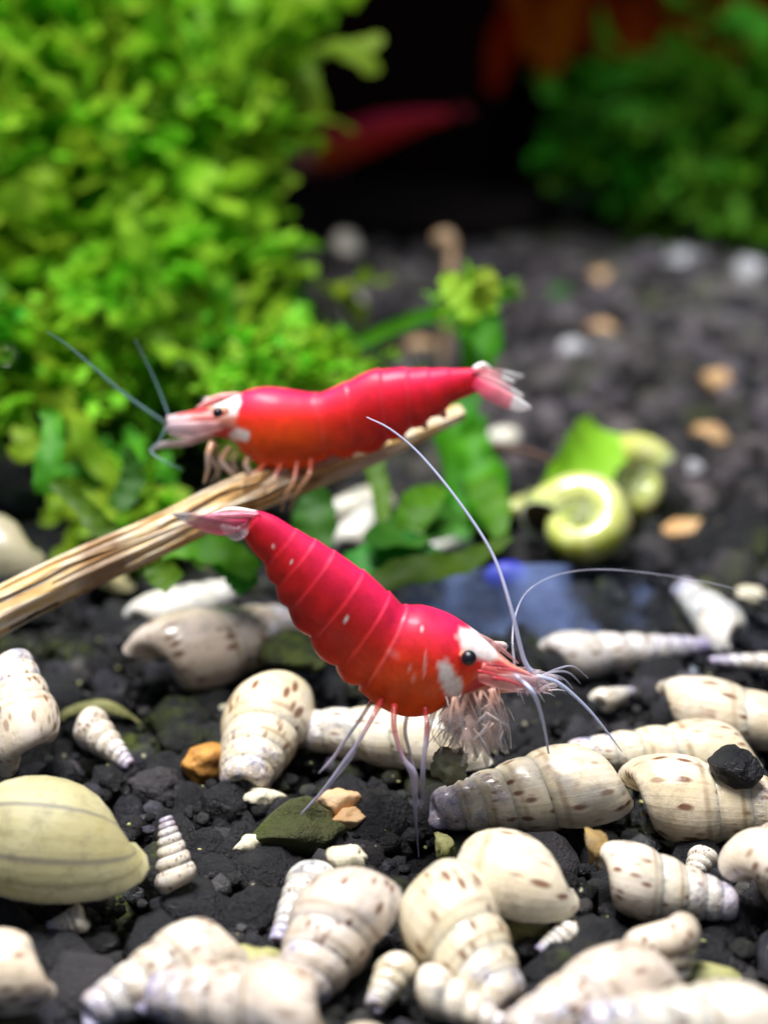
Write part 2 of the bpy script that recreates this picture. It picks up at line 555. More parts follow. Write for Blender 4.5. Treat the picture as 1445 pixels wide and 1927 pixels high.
def lump(sub, seed, sq=(1, 1, 0.8), rough=0.28, freq=1.3, facets=0):
    v, f = ICO[sub]
    out = []
    r_ = random.Random(seed)
    planes = [(unit([r_.uniform(-1, 1) for _ in range(3)]), r_.uniform(0.62, 0.85)) for _ in range(facets)]
    for p in v:
        q = Vector(p)
        d = 1 + rough * noise.noise(q * freq + Vector((seed * 7.1, 0, 0))) + rough * 0.4 * noise.noise(q * freq * 2.7 + Vector((0, seed * 3.3, 0)))
        q = np.array(q * d)
        for n_, h in planes:
            e = np.dot(q, n_) - h
            if e > 0:
                q = q - n_ * e * 0.85
        out.append(q * np.array(sq))
    return np.array(out), f


# every loose thing registers a footprint that granules keep clear of: (x, y, radius)
KEEP = []

# ------------------------------------------------------------------ snail shells


def spiral_shell(turns, W, R, a, bz, H, seg=30, m=20, last=1.25, taper=1.0, flat=1.0):
    """Helical tube round +z, apex towards +z; mouth at angle 0 on the last turn. Unit: final scale 1."""
    n = int(turns * seg) + 1
    V, UVW = [], []
    for i in range(n):
        th = -turns * 2 * math.pi * (1 - i / (n - 1))
        s = W ** (th / (2 * math.pi))
        age = s
        g = max(0.0, 1 + th / (2 * math.pi * 0.75))
        k = 1 + (last - 1) * g ** 1.5
        for j in range(m):
            ph = 2 * math.pi * j / m + math.pi
            cr, cz = math.cos(ph), math.sin(ph)
            rr = s ** taper * (R + a * cr)
            zz = s * (bz * cz * (k if cz < 0 else 1)) - s * H
            rr = max(rr, 0.0)
            V.append((rr * math.cos(th), -rr * math.sin(th), zz))
            UVW.append((th / (2 * math.pi), j / m, age))
    F = [(i * m + j, i * m + (j + 1) % m, (i + 1) * m + (j + 1) % m, (i + 1) * m + j) for i in range(n - 1) for j in range(m)]
    F.append(tuple(range(m))[::-1])
    # the lip turns in and the tube stays open behind it
    base = np.array(V[-m:]); cen = base.mean(axis=0)
    back = np.array([0.0, 1.0, 0.0])
    prev = (n - 1) * m
    for q, (sc_, dy) in enumerate(((1.01, -0.012), (0.93, 0.004), (0.88, 0.10), (0.74, 0.24))):
        st = len(V)
        for j in range(m):
            V.append(tuple(cen + (base[j] - cen) * sc_ + back * dy * a * 2))
            UVW.append((0.02, j / m, 1.3))
        for j in range(m):
            F.append((prev + j, prev + (j + 1) % m, st + (j + 1) % m, st + j))
        prev = st
    lid_pts = [cen + (base[j] - cen) * 0.87 + back * 0.16 * a for j in range(m)]
    return np.array(V), F, np.array(UVW), cen, lid_pts


SHELL_KINDS = {
    'trumpet': dict(turns=5.0, W=1.25, R=0.108, a=0.087, bz=0.200, H=1.0, last=1.12, taper=0.78),
    'stout': dict(turns=3.8, W=1.29, R=0.130, a=0.100, bz=0.245, H=1.0, last=1.12, taper=0.74),
    'slim': dict(turns=6.5, W=1.21, R=0.080, a=0.070, bz=0.132, H=1.0, last=1.15, taper=0.9),
    'globe': dict(turns=3.5, W=2.5, R=0.25, a=0.42, bz=0.50, H=0.36, last=1.05, flat=0.6),
    'rams': dict(turns=3.4, W=1.75, R=0.60, a=0.36, bz=0.40, H=0.06, last=1.0),
}
RAW = {k_: spiral_shell(**v_) for k_, v_ in SHELL_KINDS.items()}


def place_shell(name, kind, apex, base, width, spin, mat, label, cat='snail shell', group='snail shells on the soil', lid=True, keep=True, face=None):
    """apex and base are world points on the shell's axis; width is its full width at the last whorl."""
    V, F, UVW, cen, lidp = RAW[kind]
    V = V.copy()
    zmax, zmin = V[:, 2].max(), V[:, 2].min()
    rmax = np.abs(V[:, :2]).max()
    L = np.linalg.norm(np.asarray(apex) - np.asarray(base))
    ax = unit(np.asarray(apex) - np.asarray(base))
    ref = np.array([0, 0, 1.0]) if abs(ax[2]) < 0.9 else np.array([0, 1.0, 0])
    e1 = unit(np.cross(ref, ax)); e2 = np.cross(ax, e1)
    # turn the shell about its axis so that its mouth looks towards face (down and away unless told otherwise)
    fv = np.array(face if face is not None else (0, 0.5, -1.0), float)
    want = math.atan2(np.dot(fv, e2), np.dot(fv, e1)) + math.pi / 2
    spin = want + (0.0 if face is not None else 0.25 * math.sin(spin * 3.0))
    ca, sa = math.cos(spin), math.sin(spin)
    f1, f2 = e1 * ca + e2 * sa, -e1 * sa + e2 * ca
    rs, zs = width / 2 / (rmax * 0.94), L / (zmax - zmin)
    origin = (np.asarray(apex) + np.asarray(base)) / 2

    def tr(P):
        P = np.atleast_2d(P)
        return np.asarray(base) + np.outer(P[:, 0] * rs, f1) + np.outer(P[:, 1] * rs, f2) + np.outer((P[:, 2] - zmin) * zs, ax)
    Wd = tr(V) - origin
    # slight irregularity, no two shells quite alike
    sd = abs(hash_f(label))
    Wd = np.array([p * (1 + 0.035 * noise.noise(Vector(p) * 2.5 / max(width, 0.1) + Vector((sd, 0, 0)))) for p in Wd])
    o = link(name, mesh(name, Wd, F, M[mat], uv=UVW), origin=tuple(origin))
    tag(o, label, cat, group)
    if lid:
        lp = tr(np.array(lidp)) - origin
        c_ = lp.mean(axis=0)
        LV = list(lp) + list(c_ + (lp - c_) * 0.5) + [c_]
        m = len(lp)
        LF = [(j, (j + 1) % m, m + (j + 1) % m, m + j) for j in range(m)] + [(m + j, m + (j + 1) % m, 2 * m) for j in range(m)]
        link('operculum', mesh('operculum', LV, LF, M['operculum']), o)
    if keep:
        for t in np.linspace(0.05, 0.95, 6):
            p = np.asarray(apex) * (1 - t) + np.asarray(base) * t
            KEEP.append((p[0], p[1], width / 2 * (0.45 + 0.45 * t)))
    return o


def hash_f(s):
    h = 0
    for ch in s:
        h = (h * 31 + ord(ch)) % 9973
    return h / 97.0


def px_shell(kind, ax, ay, za, bx, by, zb, wpx, spin, mat, label, name='trumpet_snail_shell', **kw):
    A, B = ground(ax, ay, za), ground(bx, by, zb)
    w = (1.03 if max(ay, by) < 1600 else 1.10) * wpx * K * depth_of(B)
    o = place_shell(name, kind, A, B, w, spin, mat, label, **kw)
    print('SHELL %-60s L/w %.2f  L %.2f w %.2f  A %s B %s' % (label[:60], np.linalg.norm(A - B) / w, np.linalg.norm(A - B), w, np.round(A, 2), np.round(B, 2)))
    return o


S = px_shell
# right of the near shrimp
S('trumpet', 800, 1528, 0.20, 1180, 1462, 0.32, 165, 2.0, 'shell', 'long speckled trumpet shell the near shrimp is grazing on, grey worn tip')
S('trumpet', 1560, 1528, 0.24, 1160, 1500, 0.26, 168, 4.2, 'shell', 'speckled trumpet shell cut by the right edge, mouth against the grazed shell')
S('trumpet', 1055, 1418, 0.20, 1430, 1412, 0.24, 118, 1.0, 'shell', 'ridged cream trumpet shell with a black granule resting on it')
S('trumpet', 1640, 1395, 0.25, 1225, 1325, 0.26, 128, 4.6, 'shell', 'smooth ivory trumpet shell at the right edge above the ridged one')
S('slim', 1335, 1213, 0.16, 1020, 1240, 0.20, 92, 2.6, 'shell_chalk', 'lumpy chalk white shell lying behind the near shrimp\'s feelers, violet tip')
S('trumpet', 1278, 1100, 0.26, 1395, 1215, 0.18, 96, 1.2, 'shell_chalk', 'pale shell leaning upright over the lumpy white one at right')
S('slim', 1330, 1243, 0.16, 1580, 1252, 0.16, 52, 0.6, 'shell_chalk', 'thin white shell poking in from the right edge')
# bottom right
S('globe', 862, 1615, 0.36, 1100, 1678, 0.30, 188, 4.4, 'shell', 'round cream shell seen from its base, middle of the pile', name='round_snail_shell')
S('trumpet', 1395, 1705, 0.16, 1105, 1640, 0.30, 130, 3.4, 'shell_chalk', 'cream shell with a coiled violet tip pointing right')
S('stout', 1560, 1560, 0.45, 1400, 1690, 0.24, 175, 0.9, 'shell_warm', 'tan shell half out of frame at the right edge with a frayed lip')
S('stout', 1250, 1880, 0.10, 1235, 1718, 0.42, 138, 2.2, 'shell_warm', 'blunt speckled shell standing on end between bottom shells')
S('stout', 945, 1965, 0.26, 1262, 1815, 0.34, 160, 1.1, 'shell_warm', 'smooth blush shell with brown dashes near the bottom right corner')
S('trumpet', 1085, 1925, 0.40, 1500, 1925, 0.44, 150, 2.9, 'shell_chalk', 'bright white shell along the bottom edge at right')
# bottom centre
S('stout', 960, 1915, 0.12, 785, 1650, 0.36, 178, 4.0, 'shell', 'speckled shell sloping down to the right with a grey worn patch')
S('stout', 545, 1890, 0.12, 690, 1650, 0.38, 170, 0.5, 'shell_warm', 'blunt yellowish shell with brown dashes in the bottom middle')
S('slim', 520, 1775, 0.12, 605, 1630, 0.26, 90, 1.9, 'shell_chalk', 'small worn shell with violet tip left of the blunt yellowish one')
S('slim', 985, 1955, 0.14, 775, 1845, 0.22, 85, 0.4, 'shell_chalk', 'small white shell with a broken crown at the bottom edge')
S('trumpet', 265, 1868, 0.28, 640, 1915, 0.42, 178, 5.0, 'shell_warm', 'large blush trumpet shell along the bottom edge, tip to the left')
S('trumpet', 150, 1915, 0.20, 445, 1765, 0.34, 140, 2.8, 'shell_warm', 'trumpet shell with violet tip at bottom left, mouth up right')
S('stout', 560, 1990, 0.3, 760, 1985, 0.34, 110, 2.8, 'shell_warm', 'shell just peeking over the bottom edge')
S('slim', 1010, 1790, 0.12, 1085, 1745, 0.18, 50, 1.0, 'shell_chalk', 'tiny pale shell in the gap below the round cream shell')
S('trumpet', 700, 1900, 0.16, 760, 1800, 0.24, 70, 1.0, 'shell', 'small cream shell lying between the two bottom middle shells')
S('slim', 1290, 1665, 0.10, 1330, 1600, 0.18, 52, 1.0, 'shell_chalk', 'tiny shell under the speckled shell cut by the right edge')
S('slim', 90, 1745, 0.10, 170, 1725, 0.16, 54, 1.0, 'shell_chalk', 'tiny dull shell just below the olive shell')
S('slim', 1190, 1300, 0.12, 1120, 1325, 0.18, 50, 1.0, 'shell_chalk', 'tiny shell in the dark hollow right of the near shrimp\'s head')
# left
S('stout', -190, 1850, 0.30, 105, 1815, 0.32, 150, 3.9, 'shell_warm', 'blush shell cut by the left edge in the bottom corner')
S('globe', -60, 1560, 0.46, 292, 1588, 0.40, 285, 4.4, 'shell_olive', 'large round olive shell with grey growth stripes at the left edge', name='round_snail_shell')
S('stout', 20, 1225, 0.80, 60, 1452, 0.30, 145, 5.6, 'shell_warm', 'white shell standing on its mouth above the olive shell')
S('slim', 248, 1445, 0.12, 150, 1350, 0.26, 76, 1.6, 'shell_chalk', 'tiny ribbed cone shell between left edge and orange stone')
S('slim', 312, 1535, 0.48, 338, 1680, 0.14, 72, 2.4, 'shell_chalk', 'tiny grey cone shell standing beside the olive shell')
S('stout', 452, 1492, 0.14, 525, 1285, 0.38, 158, 5.5, 'shell', 'speckled shell pointing its worn white tip at the camera')
S('stout', 560, 1170, 0.30, 255, 1262, 0.30, 165, 5.2, 'shell_warm', 'fat shell with a pink inner lip left of the mossy stone')
S('trumpet', 500, 1365, 0.20, 935, 1405, 0.26, 132, 2.2, 'shell', 'grey pitted trumpet shell lying under the near shrimp\'s belly')
S('stout', 455, 1105, 0.28, 245, 1180, 0.20, 92, 4.9, 'shell_white', 'white arched shell behind the pink lipped shell')
S('globe', -130, 1015, 0.62, 95, 1035, 0.60, 165, 4.4, 'shell_grey', 'smooth grey green round shell at the left edge behind the stem', name='round_snail_shell')
S('globe', 170, 1060, 0.22, 262, 1100, 0.20, 70, 2.0, 'shell_olive', 'small brownish round shell tucked under the dry stem', name='round_snail_shell')
# further back
S('stout', 700, 960, 0.42, 650, 1040, 0.2, 75, 2.2, 'shell_white', 'pale oval shell standing among the green leaves')
S('stout', 610, 965, 0.42, 735, 935, 0.42, 62, 2.2, 'shell_white', 'white broken shell lying across the pale oval one')
S('slim', 800, 1032, 0.12, 890, 1018, 0.16, 34, 2.2, 'shell_white', 'small white shell chip shape on the leaves by the long feeler')
S('globe', 980, 825, 0.25, 910, 835, 0.22, 55, 2.2, 'shell_white', 'small white round shell below the rear shrimp\'s tail', name='round_snail_shell')
S('stout', 1010, 930, 0.22, 965, 975, 0.18, 52, 2.2, 'shell_green', 'small yellow green shell touching the green coiled shells')
S('stout', 900, 945, 0.20, 945, 950, 0.18, 48, 2.2, 'shell_green', 'dull little shell among leaves left of the green coiled shells')
S('globe', 670, 455, 0.5, 640, 485, 0.25, 78, 1.2, 'shell_white', 'blurred grey white shell far back near the dark tank wall', name='round_snail_shell')
S('globe', 670, 560, 0.25, 678, 605, 0.15, 50, 1.2, 'shell_white', 'blurred small white shell behind the rear shrimp', name='round_snail_shell')

# coiled green shells
P1, P2 = ground(1095, 985, 0.42), ground(1190, 905, 0.40)


def rams(center, axis, radius, thick, face, label):
    a_ = unit(axis)
    c_ = np.asarray(center)
    return place_shell('ramshorn_snail_shell', 'rams', c_ + a_ * thick / 2, c_ - a_ * thick / 2, radius * 2, 0.0, 'shell_green', label, group='green coiled snail shells', lid=True, face=face)


rams(P1, (0.25, 0.45, -0.80), 0.47, 0.50, (-0.35, -1, -0.3), 'green yellow coiled shell with its open mouth towards the camera')
rams(P2, (0.25, -0.80, 0.42), 0.42, 0.36, (0.3, 0.2, -1), 'green ring shaped coiled shell standing behind the open mouthed one')

# ------------------------------------------------------------------ single stones
LUMPS = [lump(3, i, (1, rng.uniform(0.8, 1.05), rng.uniform(0.7, 0.95)), 0.38, 1.3, 2) for i in range(10)]


def stone(name, px, py, z, rpx, mat, label, sq=(1, 1, 0.8), seed=1, rot=0.0, tilt=0.0, cat='stone', group='stones among the shells', facets=6):
    c_ = ground(px, py, z)
    r_ = rpx * K * depth_of(c_)
    v, f = lump(4, seed + 40, sq, 0.36, 1.2, facets)
    me = mesh(name, v * r_, f, M[mat])
    o = link(name, me, origin=tuple(c_))
    o.rotation_euler = (tilt, 0.0, rot)
    tag(o, label, cat, group)
    KEEP.append((c_[0], c_[1], r_ * 0.8))
    return o


stone('mossy_stone', 545, 1225, 0.30, 74, 'mossy_stone', 'dark mossy stone just under the near shrimp\'s abdomen', (1.15, 0.8, 0.55), 2, -0.6, 0.3)
stone('mossy_stone', 545, 1570, 0.10, 88, 'mossy_stone', 'flat dark stone filmed with algae under the rear walking leg', (1.05, 0.75, 0.6), 5, 0.4)
stone('orange_stone', 385, 1435, 0.12, 52, 'orange_stone', 'small orange stone beside the shell with worn white tip', (1, 0.6, 0.8), 3, 0.5)
stone('pale_stone', 640, 1515, 0.12, 44, 'blush_stone', 'pale peach stone between the near shrimp\'s legs', (1, 0.8, 0.75), 7, 0.3)
stone('pale_stone', 655, 1545, 0.09, 34, 'tan_stone', 'tan chip of stone leaning on the pale peach one', (1.2, 0.7, 0.6), 9, 0.4)
stone('black_granule', 1382, 1440, 0.52, 47, 'soil', 'black soil granule lying on top of the ridged cream shell', (1, 0.9, 0.8), 11, cat='granule')
stone('tan_stone', 1335, 822, 0.12, 36, 'tan_stone', 'round tan stone right of the green leaf topped shells', (1, 0.9, 0.75), 13)
stone('orange_stone', 1300, 995, 0.10, 52, 'tan_stone', 'flat orange tan stone right of the coiled shells', (1, 0.7, 0.42), 15)
stone('tan_stone', 1350, 722, 0.12, 32, 'tan_stone', 'tan stone near the right edge, farther back than the round one', (0.9, 0.8, 0.9), 17)
stone('tan_stone', 1132, 622, 0.12, 34, 'tan_stone', 'blurred tan stone behind the rear shrimp\'s tail', (1, 0.8, 0.6), 19)
stone('tan_stone', 1132, 522, 0.12, 28, 'tan_stone', 'blurred small tan stone near the foot of the far moss', (1, 0.8, 0.7), 21)
stone('tan_stone', 690, 662, 0.12, 36, 'tan_stone', 'blurred brown stone just above the rear shrimp\'s back', (1.1, 0.8, 0.5), 23)
stone('tan_stone', 790, 655, 0.12, 32, 'blush_stone', 'blurred beige stone left of the tan stem', (1, 0.8, 0.6), 25)
stone('green_stone', 1050, 565, 0.12, 38, 'leaf_cool', 'blurred green algae tuft on the soil in the distance', (1, 0.9, 0.7), 27, cat='algae')
stone('grey_stone', 1075, 662, 0.14, 28, 'grey_stone', 'glossy light grey stone behind the rear shrimp\'s tail fan', (1, 0.9, 0.9), 29)
stone('grey_stone', 1285, 490, 0.14, 40, 'grey_stone', 'blurred pale grey stone at the foot of the far right moss', (1.4, 0.8, 0.6), 31)
stone('grey_stone', 1410, 515, 0.14, 36, 'grey_stone', 'blurred pale grey stone in the distance at the right edge', (1, 0.9, 0.8), 33)
stone('tan_stone', 1285, 880, 0.10, 30, 'grey_stone', 'dull grey stone above the flat orange tan one', (1.2, 0.8, 0.5), 34)
stone('tan_stone', 1420, 1040, 0.12, 74, 'soil', 'wide brownish black granule at the right edge above leaning shell', (1.1, 0.9, 0.6), 35, cat='granule')

# ------------------------------------------------------------------ soil granules
FAST_LUMPS2 = [lump(2, i + 60, (1, rng.uniform(0.8, 1.05), rng.uniform(0.7, 0.95)), 0.34, 1.2, 4) for i in range(8)]
FAST_LUMPS1 = [lump(1, i + 80, (1, rng.uniform(0.8, 1.05), rng.uniform(0.7, 0.95)), 0.30, 1.2, 0) for i in range(8)]
PEB = [mesh('granule', v, f, M['soil']) for v, f in LUMPS]
grains = []
cell = 0.25
y = 4.4
while y < 28.5:
    half = 0.5 * 0.473 * (y * 1.06 + 1.5) + 2.6
    step = cell * (1 + 0.03 * max(0, y - 11))
    x = -half
    while x < half:
        xx, yy = x + rng.uniform(-0.5, 0.5) * step, y + rng.uniform(-0.5, 0.5) * step
        r_ = step * rng.choice((0.45, 0.55, 0.62, 0.7, 0.85)) * rng.uniform(0.9, 1.15)
        x += step
        inside = any((xx - a) ** 2 + (yy - b) ** 2 < (q * 0.58) ** 2 for a, b, q in KEEP)
        z = bed(xx, yy) + rng.uniform(-0.10, 0.07) - r_ * 0.15
        if inside:
            z -= 0.12
        grains.append((xx, yy, z, r_, inside))
    y += step * 0.92


def in_view(g):
    d = np.array(g[:3]) - CAM
    zc = np.dot(d, FW)
    return abs(d[0] / zc / K) < 722 + 30 and abs(np.dot(d, UP) / zc / K) < 963 + 30


score = []
for i, g in enumerate(grains):
    if not g[4] and in_view(g):
        score.append((g[3] / depth_of(g[:3]) * (1 + 0.6 * g[2]), i))
score.sort(reverse=True)
near = set(i for _, i in score[:300])
fV, fF, nV, nF, fC, nC = [], [], [], [], [], []
for i, (x, y, z, r_, ins) in enumerate(grains):
    rot = Matrix.Rotation(rng.uniform(0, 6.28), 3, 'Z') @ Matrix.Rotation(rng.uniform(-0.6, 0.6), 3, 'X')
    if i in near:
        o = link('granule', PEB[i % len(PEB)], ground_bed)
        o.matrix_local = Matrix.Translation((x, y, z)) @ rot.to_4x4() @ Matrix.Diagonal((r_, r_, r_, 1))
        continue
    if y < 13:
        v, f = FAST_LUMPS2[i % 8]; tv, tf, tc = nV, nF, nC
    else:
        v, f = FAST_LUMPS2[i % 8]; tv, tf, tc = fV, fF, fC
    o_ = sum(len(q) for q in tv)
    tv.append((v * r_) @ np.array(rot).T + np.array([x, y, z]))
    tf.append(np.array(f) + o_)
    b_ = rng.choice((0.2, 0.4, 0.8, 1.0, 1.0, 1.4, 1.9, 2.3))
    tc.append(np.ones((len(v), 3)) * np.array((b_, b_ * rng.uniform(0.92, 1.0), b_ * rng.uniform(0.9, 1.08))))
for k_ in range(2600):                                # crumbs of soil in the gaps
    p = ground(rng.uniform(-120, 1560), rng.uniform(1080, 1960), rng.uniform(-0.02, 0.07))
    r_ = rng.choice((0.02, 0.03, 0.04, 0.06, 0.08)) * rng.uniform(0.8, 1.2)
    v, f = FAST_LUMPS1[k_ % 8]
    o_ = sum(len(q) for q in nV)
    rot = Matrix.Rotation(rng.uniform(0, 6.28), 3, 'Z') @ Matrix.Rotation(rng.uniform(-1, 1), 3, 'X')
    nV.append((v * r_) @ np.array(rot).T + p)
    nF.append(np.array(f) + o_)
    b_ = rng.choice((0.5, 0.8, 1.0, 1.6, 2.6, 5.0))
    nC.append(np.ones((len(v), 3)) * np.array((b_, b_ * rng.uniform(0.85, 1.0), b_ * rng.uniform(0.7, 1.0))))
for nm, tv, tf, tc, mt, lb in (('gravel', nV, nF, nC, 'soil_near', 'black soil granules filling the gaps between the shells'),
                           ('gravel', fV, fF, fC, 'soil_far', 'distant granules of the soil bed, light on them painted in grey')):
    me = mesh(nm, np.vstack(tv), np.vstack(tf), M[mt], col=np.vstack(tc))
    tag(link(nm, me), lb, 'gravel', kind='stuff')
print('grains', len(grains))

# ------------------------------------------------------------------ shell chips and detritus


def chip(px, py, z, lpx, wpx, rot, mat, label, seed, lift=0.4):
    c_ = ground(px, py, z)
    s = K * depth_of(c_)
    v, f = lump(3, seed + 200, (1, 1, 1), 0.75, 1.6, 3)
    V = v * np.array([lpx / 2 * s, wpx / 2 * s, 0.16 * min(lpx, wpx) * s])
    V[:, 2] -= 0.9 * (V[:, 1] ** 2 + 0.3 * V[:, 0] ** 2) / (wpx * s)
    F = f
    o = link('shell_chip', mesh('shell_chip', V, F, M[mat]), origin=tuple(c_))
    o.rotation_euler = (lift, 0.15, rot)
    return tag(o, label, 'shell chip', 'broken shell chips')


chip(660, 1612, 0.30, 70, 60, 0.1, 'chip', 'jagged white shell chip above the bottom middle shells', 1, 0.9)
chip(838, 1592, 0.20, 40, 56, 0.4, 'chip_green', 'yellow green chip left of the round cream shell', 2, 1.0)
chip(475, 1580, 0.16, 60, 35, 0.5, 'chip', 'thin white chip on the algae filmed dark stone', 3, 0.6)
chip(480, 1805, 0.20, 90, 60, 0.3, 'chip_green', 'pale green chip between the bottom left shells', 4, 0.6)
chip(1090, 1760, 0.16, 50, 75, 0.9, 'chip', 'small upright chip below the round cream shell', 5, 1.1)
chip(1000, 1745, 0.10, 110, 90, 0.2, 'chip_green', 'algae coated chip under the round cream shell', 6, 0.5)
chip(1345, 1835, 0.18, 120, 60, 0.1, 'chip_green', 'mossy chip above the bright bottom right shell', 7, 0.5)
chip(500, 1495, 0.14, 70, 40, 0.3, 'chip', 'pale chip just right of the worn tip pointing at camera', 8, 0.6)
chip(190, 1325, 0.22, 150, 30, 0.15, 'chip_green', 'long curved yellowish sliver left of the pink lipped shell', 9, 0.5)
chip(1415, 1115, 0.18, 70, 40, 0.1, 'chip', 'pale chip at the right edge near the leaning shell', 10, 0.6)
chip(1128, 1592, 0.40, 50, 70, 0.6, 'chip_brown', 'brown crusty chip wedged over the violet tipped shell', 11, 1.0)
chip(440, 1330, 0.10, 40, 26, 0.1, 'chip', 'tiny white chip behind the shell with worn tip', 12, 0.6)

# ------------------------------------------------------------------ glass feeding dish, tilted, near rim buried
DC = ground(1050, 1180, -0.02)
R_D = 2.15
rings = [(0.0, -0.55), (0.5, -0.55), (0.86, -0.50), (0.95, -0.34), (1.0, 0.0), (1.004, 0.006), (1.0, 0.012), (0.992, 0.006), (0.935, -0.31), (0.84, -0.45), (0.5, -0.50), (0.0, -0.50)]
seg = 96
V, F = [], []
for r_, z in rings:
    for j in range(seg):
        a = 2 * math.pi * j / seg
        V.append((r_ * R_D * math.cos(a), r_ * R_D * math.sin(a), z))
for i in range(len(rings) - 1):
    for j in range(seg):
        F.append((i * seg + j, i * seg + (j + 1) % seg, (i + 1) * seg + (j + 1) % seg, (i + 1) * seg + j))
rim_top = upright(1010, 1063, 10.65)
TILT = math.radians(18)
dish_origin = np.array([rim_top[0] + 0.05, rim_top[1] - R_D * math.cos(TILT), rim_top[2] - R_D * math.sin(TILT)])
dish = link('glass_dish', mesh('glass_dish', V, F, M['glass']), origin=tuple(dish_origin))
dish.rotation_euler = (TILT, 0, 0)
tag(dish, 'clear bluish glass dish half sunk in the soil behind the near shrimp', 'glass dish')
print('DISH', dish_origin, rim_top)

# blue plastic disc in the dish
c_ = ground(955, 1088, 0.30)
v, f = lump(3, 5, (1, 0.55, 0.8), 0.08, 1.0)
tag(link('blue_pebble', mesh('blue_pebble', v * 0.17, f, M['blue']), origin=tuple(c_)), 'deep blue glassy pebble at the back rim of the dish', 'pebble')

# ------------------------------------------------------------------ shrimp


def nz(p, s, o=0.0):
    return noise.noise(Vector((float(p[0]) * s + o, float(p[1]) * s, float(p[2]) * s)))


def shrimp_body(pairs, plane, width_of, bounds, carapace_u, scale, flip, far=False, white_px=()):
    """pairs: (dorsal px, ventral px) tail to head. Returns verts, faces, colours, stations."""
    D = np.array([plane(*p[0]) for p in pairs]); E = np.array([plane(*p[1]) for p in pairs])
    W = np.array([width_of(i / (len(pairs) - 1)) for i in range(len(pairs))])
    n, m = 190, 56
    A = spline(np.column_stack([(D + E) / 2, (D - E) / 2, W]), n)
    # parameter along the pairs for every station
    cc = np.concatenate([[0], np.cumsum(np.linalg.norm(np.diff((D + E) / 2, axis=0), axis=1))])
    U = np.interp(np.linspace(0, cc[-1], n), cc, np.linspace(0, 1, len(pairs)))
    b_dir = np.array([0, -1.0, 0])
    V, C, F = [], [], []
    edges = np.array(bounds)
    for i in range(n):
        c_, h, wr, u = A[i, :3], A[i, 3:6], A[i, 6], U[i]
        hl = np.linalg.norm(h)
        k = np.searchsorted(edges, u)
        flare, line = 1.0, 0.0
        if u < carapace_u + 0.001 and 0 < k < len(edges):
            t = (u - edges[k - 1]) / (edges[k] - edges[k - 1])        # 0 at the rear edge of the plate, 1 at its front
            flare = 1.022 - 0.04 * t ** 0.8
            line = 0.6 * max(0, 1 - t * 14)
        elif u >= carapace_u:
            t = (u - carapace_u) / 0.05
            flare = 1.0 + 0.03 * math.exp(-t * 2.0)
            line = 0.6 * max(0, 1 - t * 3.2)
            t = 0.5
        else:
            t = 0.5
        for j in range(m):
            a = 2 * math.pi * j / m
            ca, sa = math.cos(a), math.sin(a)
            e = 0.9
            X = math.copysign(abs(sa) ** e, sa)
            Y = math.copysign(abs(ca) ** e, ca)
            fl = flare
            if ca < -0.2 and u < carapace_u:                 # rounded side plates below
                fl *= 1 + 0.17 * (-ca - 0.2) * (math.sin(math.pi * min(max(t, 0), 1)) - 0.55)
            p = c_ + h * Y * fl + b_dir * X * hl * wr * fl
            V.append(p)
            # pigment, with the lamp's magenta sheen put into the dorsal colour
            low = 0.5 - 0.5 * ca
            dorsal, side, belly = np.array((0.64, 0.012, 0.075)), np.array((0.70, 0.014, 0.014)), np.array((0.80, 0.085, 0.004))
            hw = min(1.0, max(0.0, (u - carapace_u + 0.16) / 0.24))     # abdomen 0 .. head shield 1
            belly = np.array((0.68, 0.022, 0.016)) * (1 - hw) + belly * hw
            side = side * (1 - hw) + np.array((0.74, 0.032, 0.012)) * hw
            q = low * (1.25 + 0.9 * hw) + 0.14 * nz(p, 2.0) - 0.12
            col = dorsal * (1 - min(1, max(0, q * 2))) + side * min(1, max(0, q * 2)) if q < 0.5 else side * (1 - min(1, (q - 0.5) * 2)) + belly * min(1, (q - 0.5) * 2)
            col = col * (1 + 0.28 * nz(p, 4.5, 3) + 0.22 * nz(p, 14.0, 6))
            if line > 0 and ca > -0.75:
                line_ = line * min(1, max(0.1, 0.55 + 0.9 * nz(p, 3.5, 9)))
                col = col * (1 - 0.5 * line_) + np.array((0.78, 0.25, 0.32)) * 0.5 * line_
            V_px = project(p)
            # head: thin pinkish shell with red flecks beyond the eye
            hd = (u - 0.735) / 0.05 + 0.5 * nz(p, 4.0, 5) + 0.5 * (low - 0.5)
            if hd > 0:
                z_ = min(1, hd)
                fle = min(1, max(0, (nz((p[0] * 0.5, p[1], p[2] * 1.3), 11.0, 8) - 0.08) * 5))
                pink = np.array((0.74, 0.36, 0.27)) * (1 - fle) + np.array((0.62, 0.05, 0.06)) * fle
                col = col * (1 - z_) + pink * z_
            for (wx, wy, rx_, ry_, ang, *st_) in white_px:
                dx, dy = V_px[0] - wx, V_px[1] - wy
                ca2, sa2 = math.cos(ang), math.sin(ang)
                ex, ey = (dx * ca2 + dy * sa2) / rx_, (-dx * sa2 + dy * ca2) / ry_
                dd = math.hypot(ex, ey) + 0.45 * nz(p, 8.0, 2) + 0.3 * nz(p, 19.0, 4)
                if dd < 1.15:
                    z_ = min(1, max(0, (1.15 - dd) / 0.32))
                    z_ *= st_[0] if st_ else 1.0
                    col = col * (1 - z_) + np.array((0.90, 0.88, 0.84)) * z_
            C.append(np.clip(col, 0, 1))
    for i in range(n - 1):
        for j in range(m):
            F.append((i * m + j, i * m + (j + 1) % m, (i + 1) * m + (j + 1) % m, (i + 1) * m + j))
    F.append(tuple(range(m))[::-1]); F.append(tuple((n - 1) * m + j for j in range(m)))
    return V, F, C


def project(p):
    d = np.asarray(p) - CAM
    z = np.dot(d, FW)
    return d[0] / z / K + 722.5, 963.5 - np.dot(d, UP) / z / K


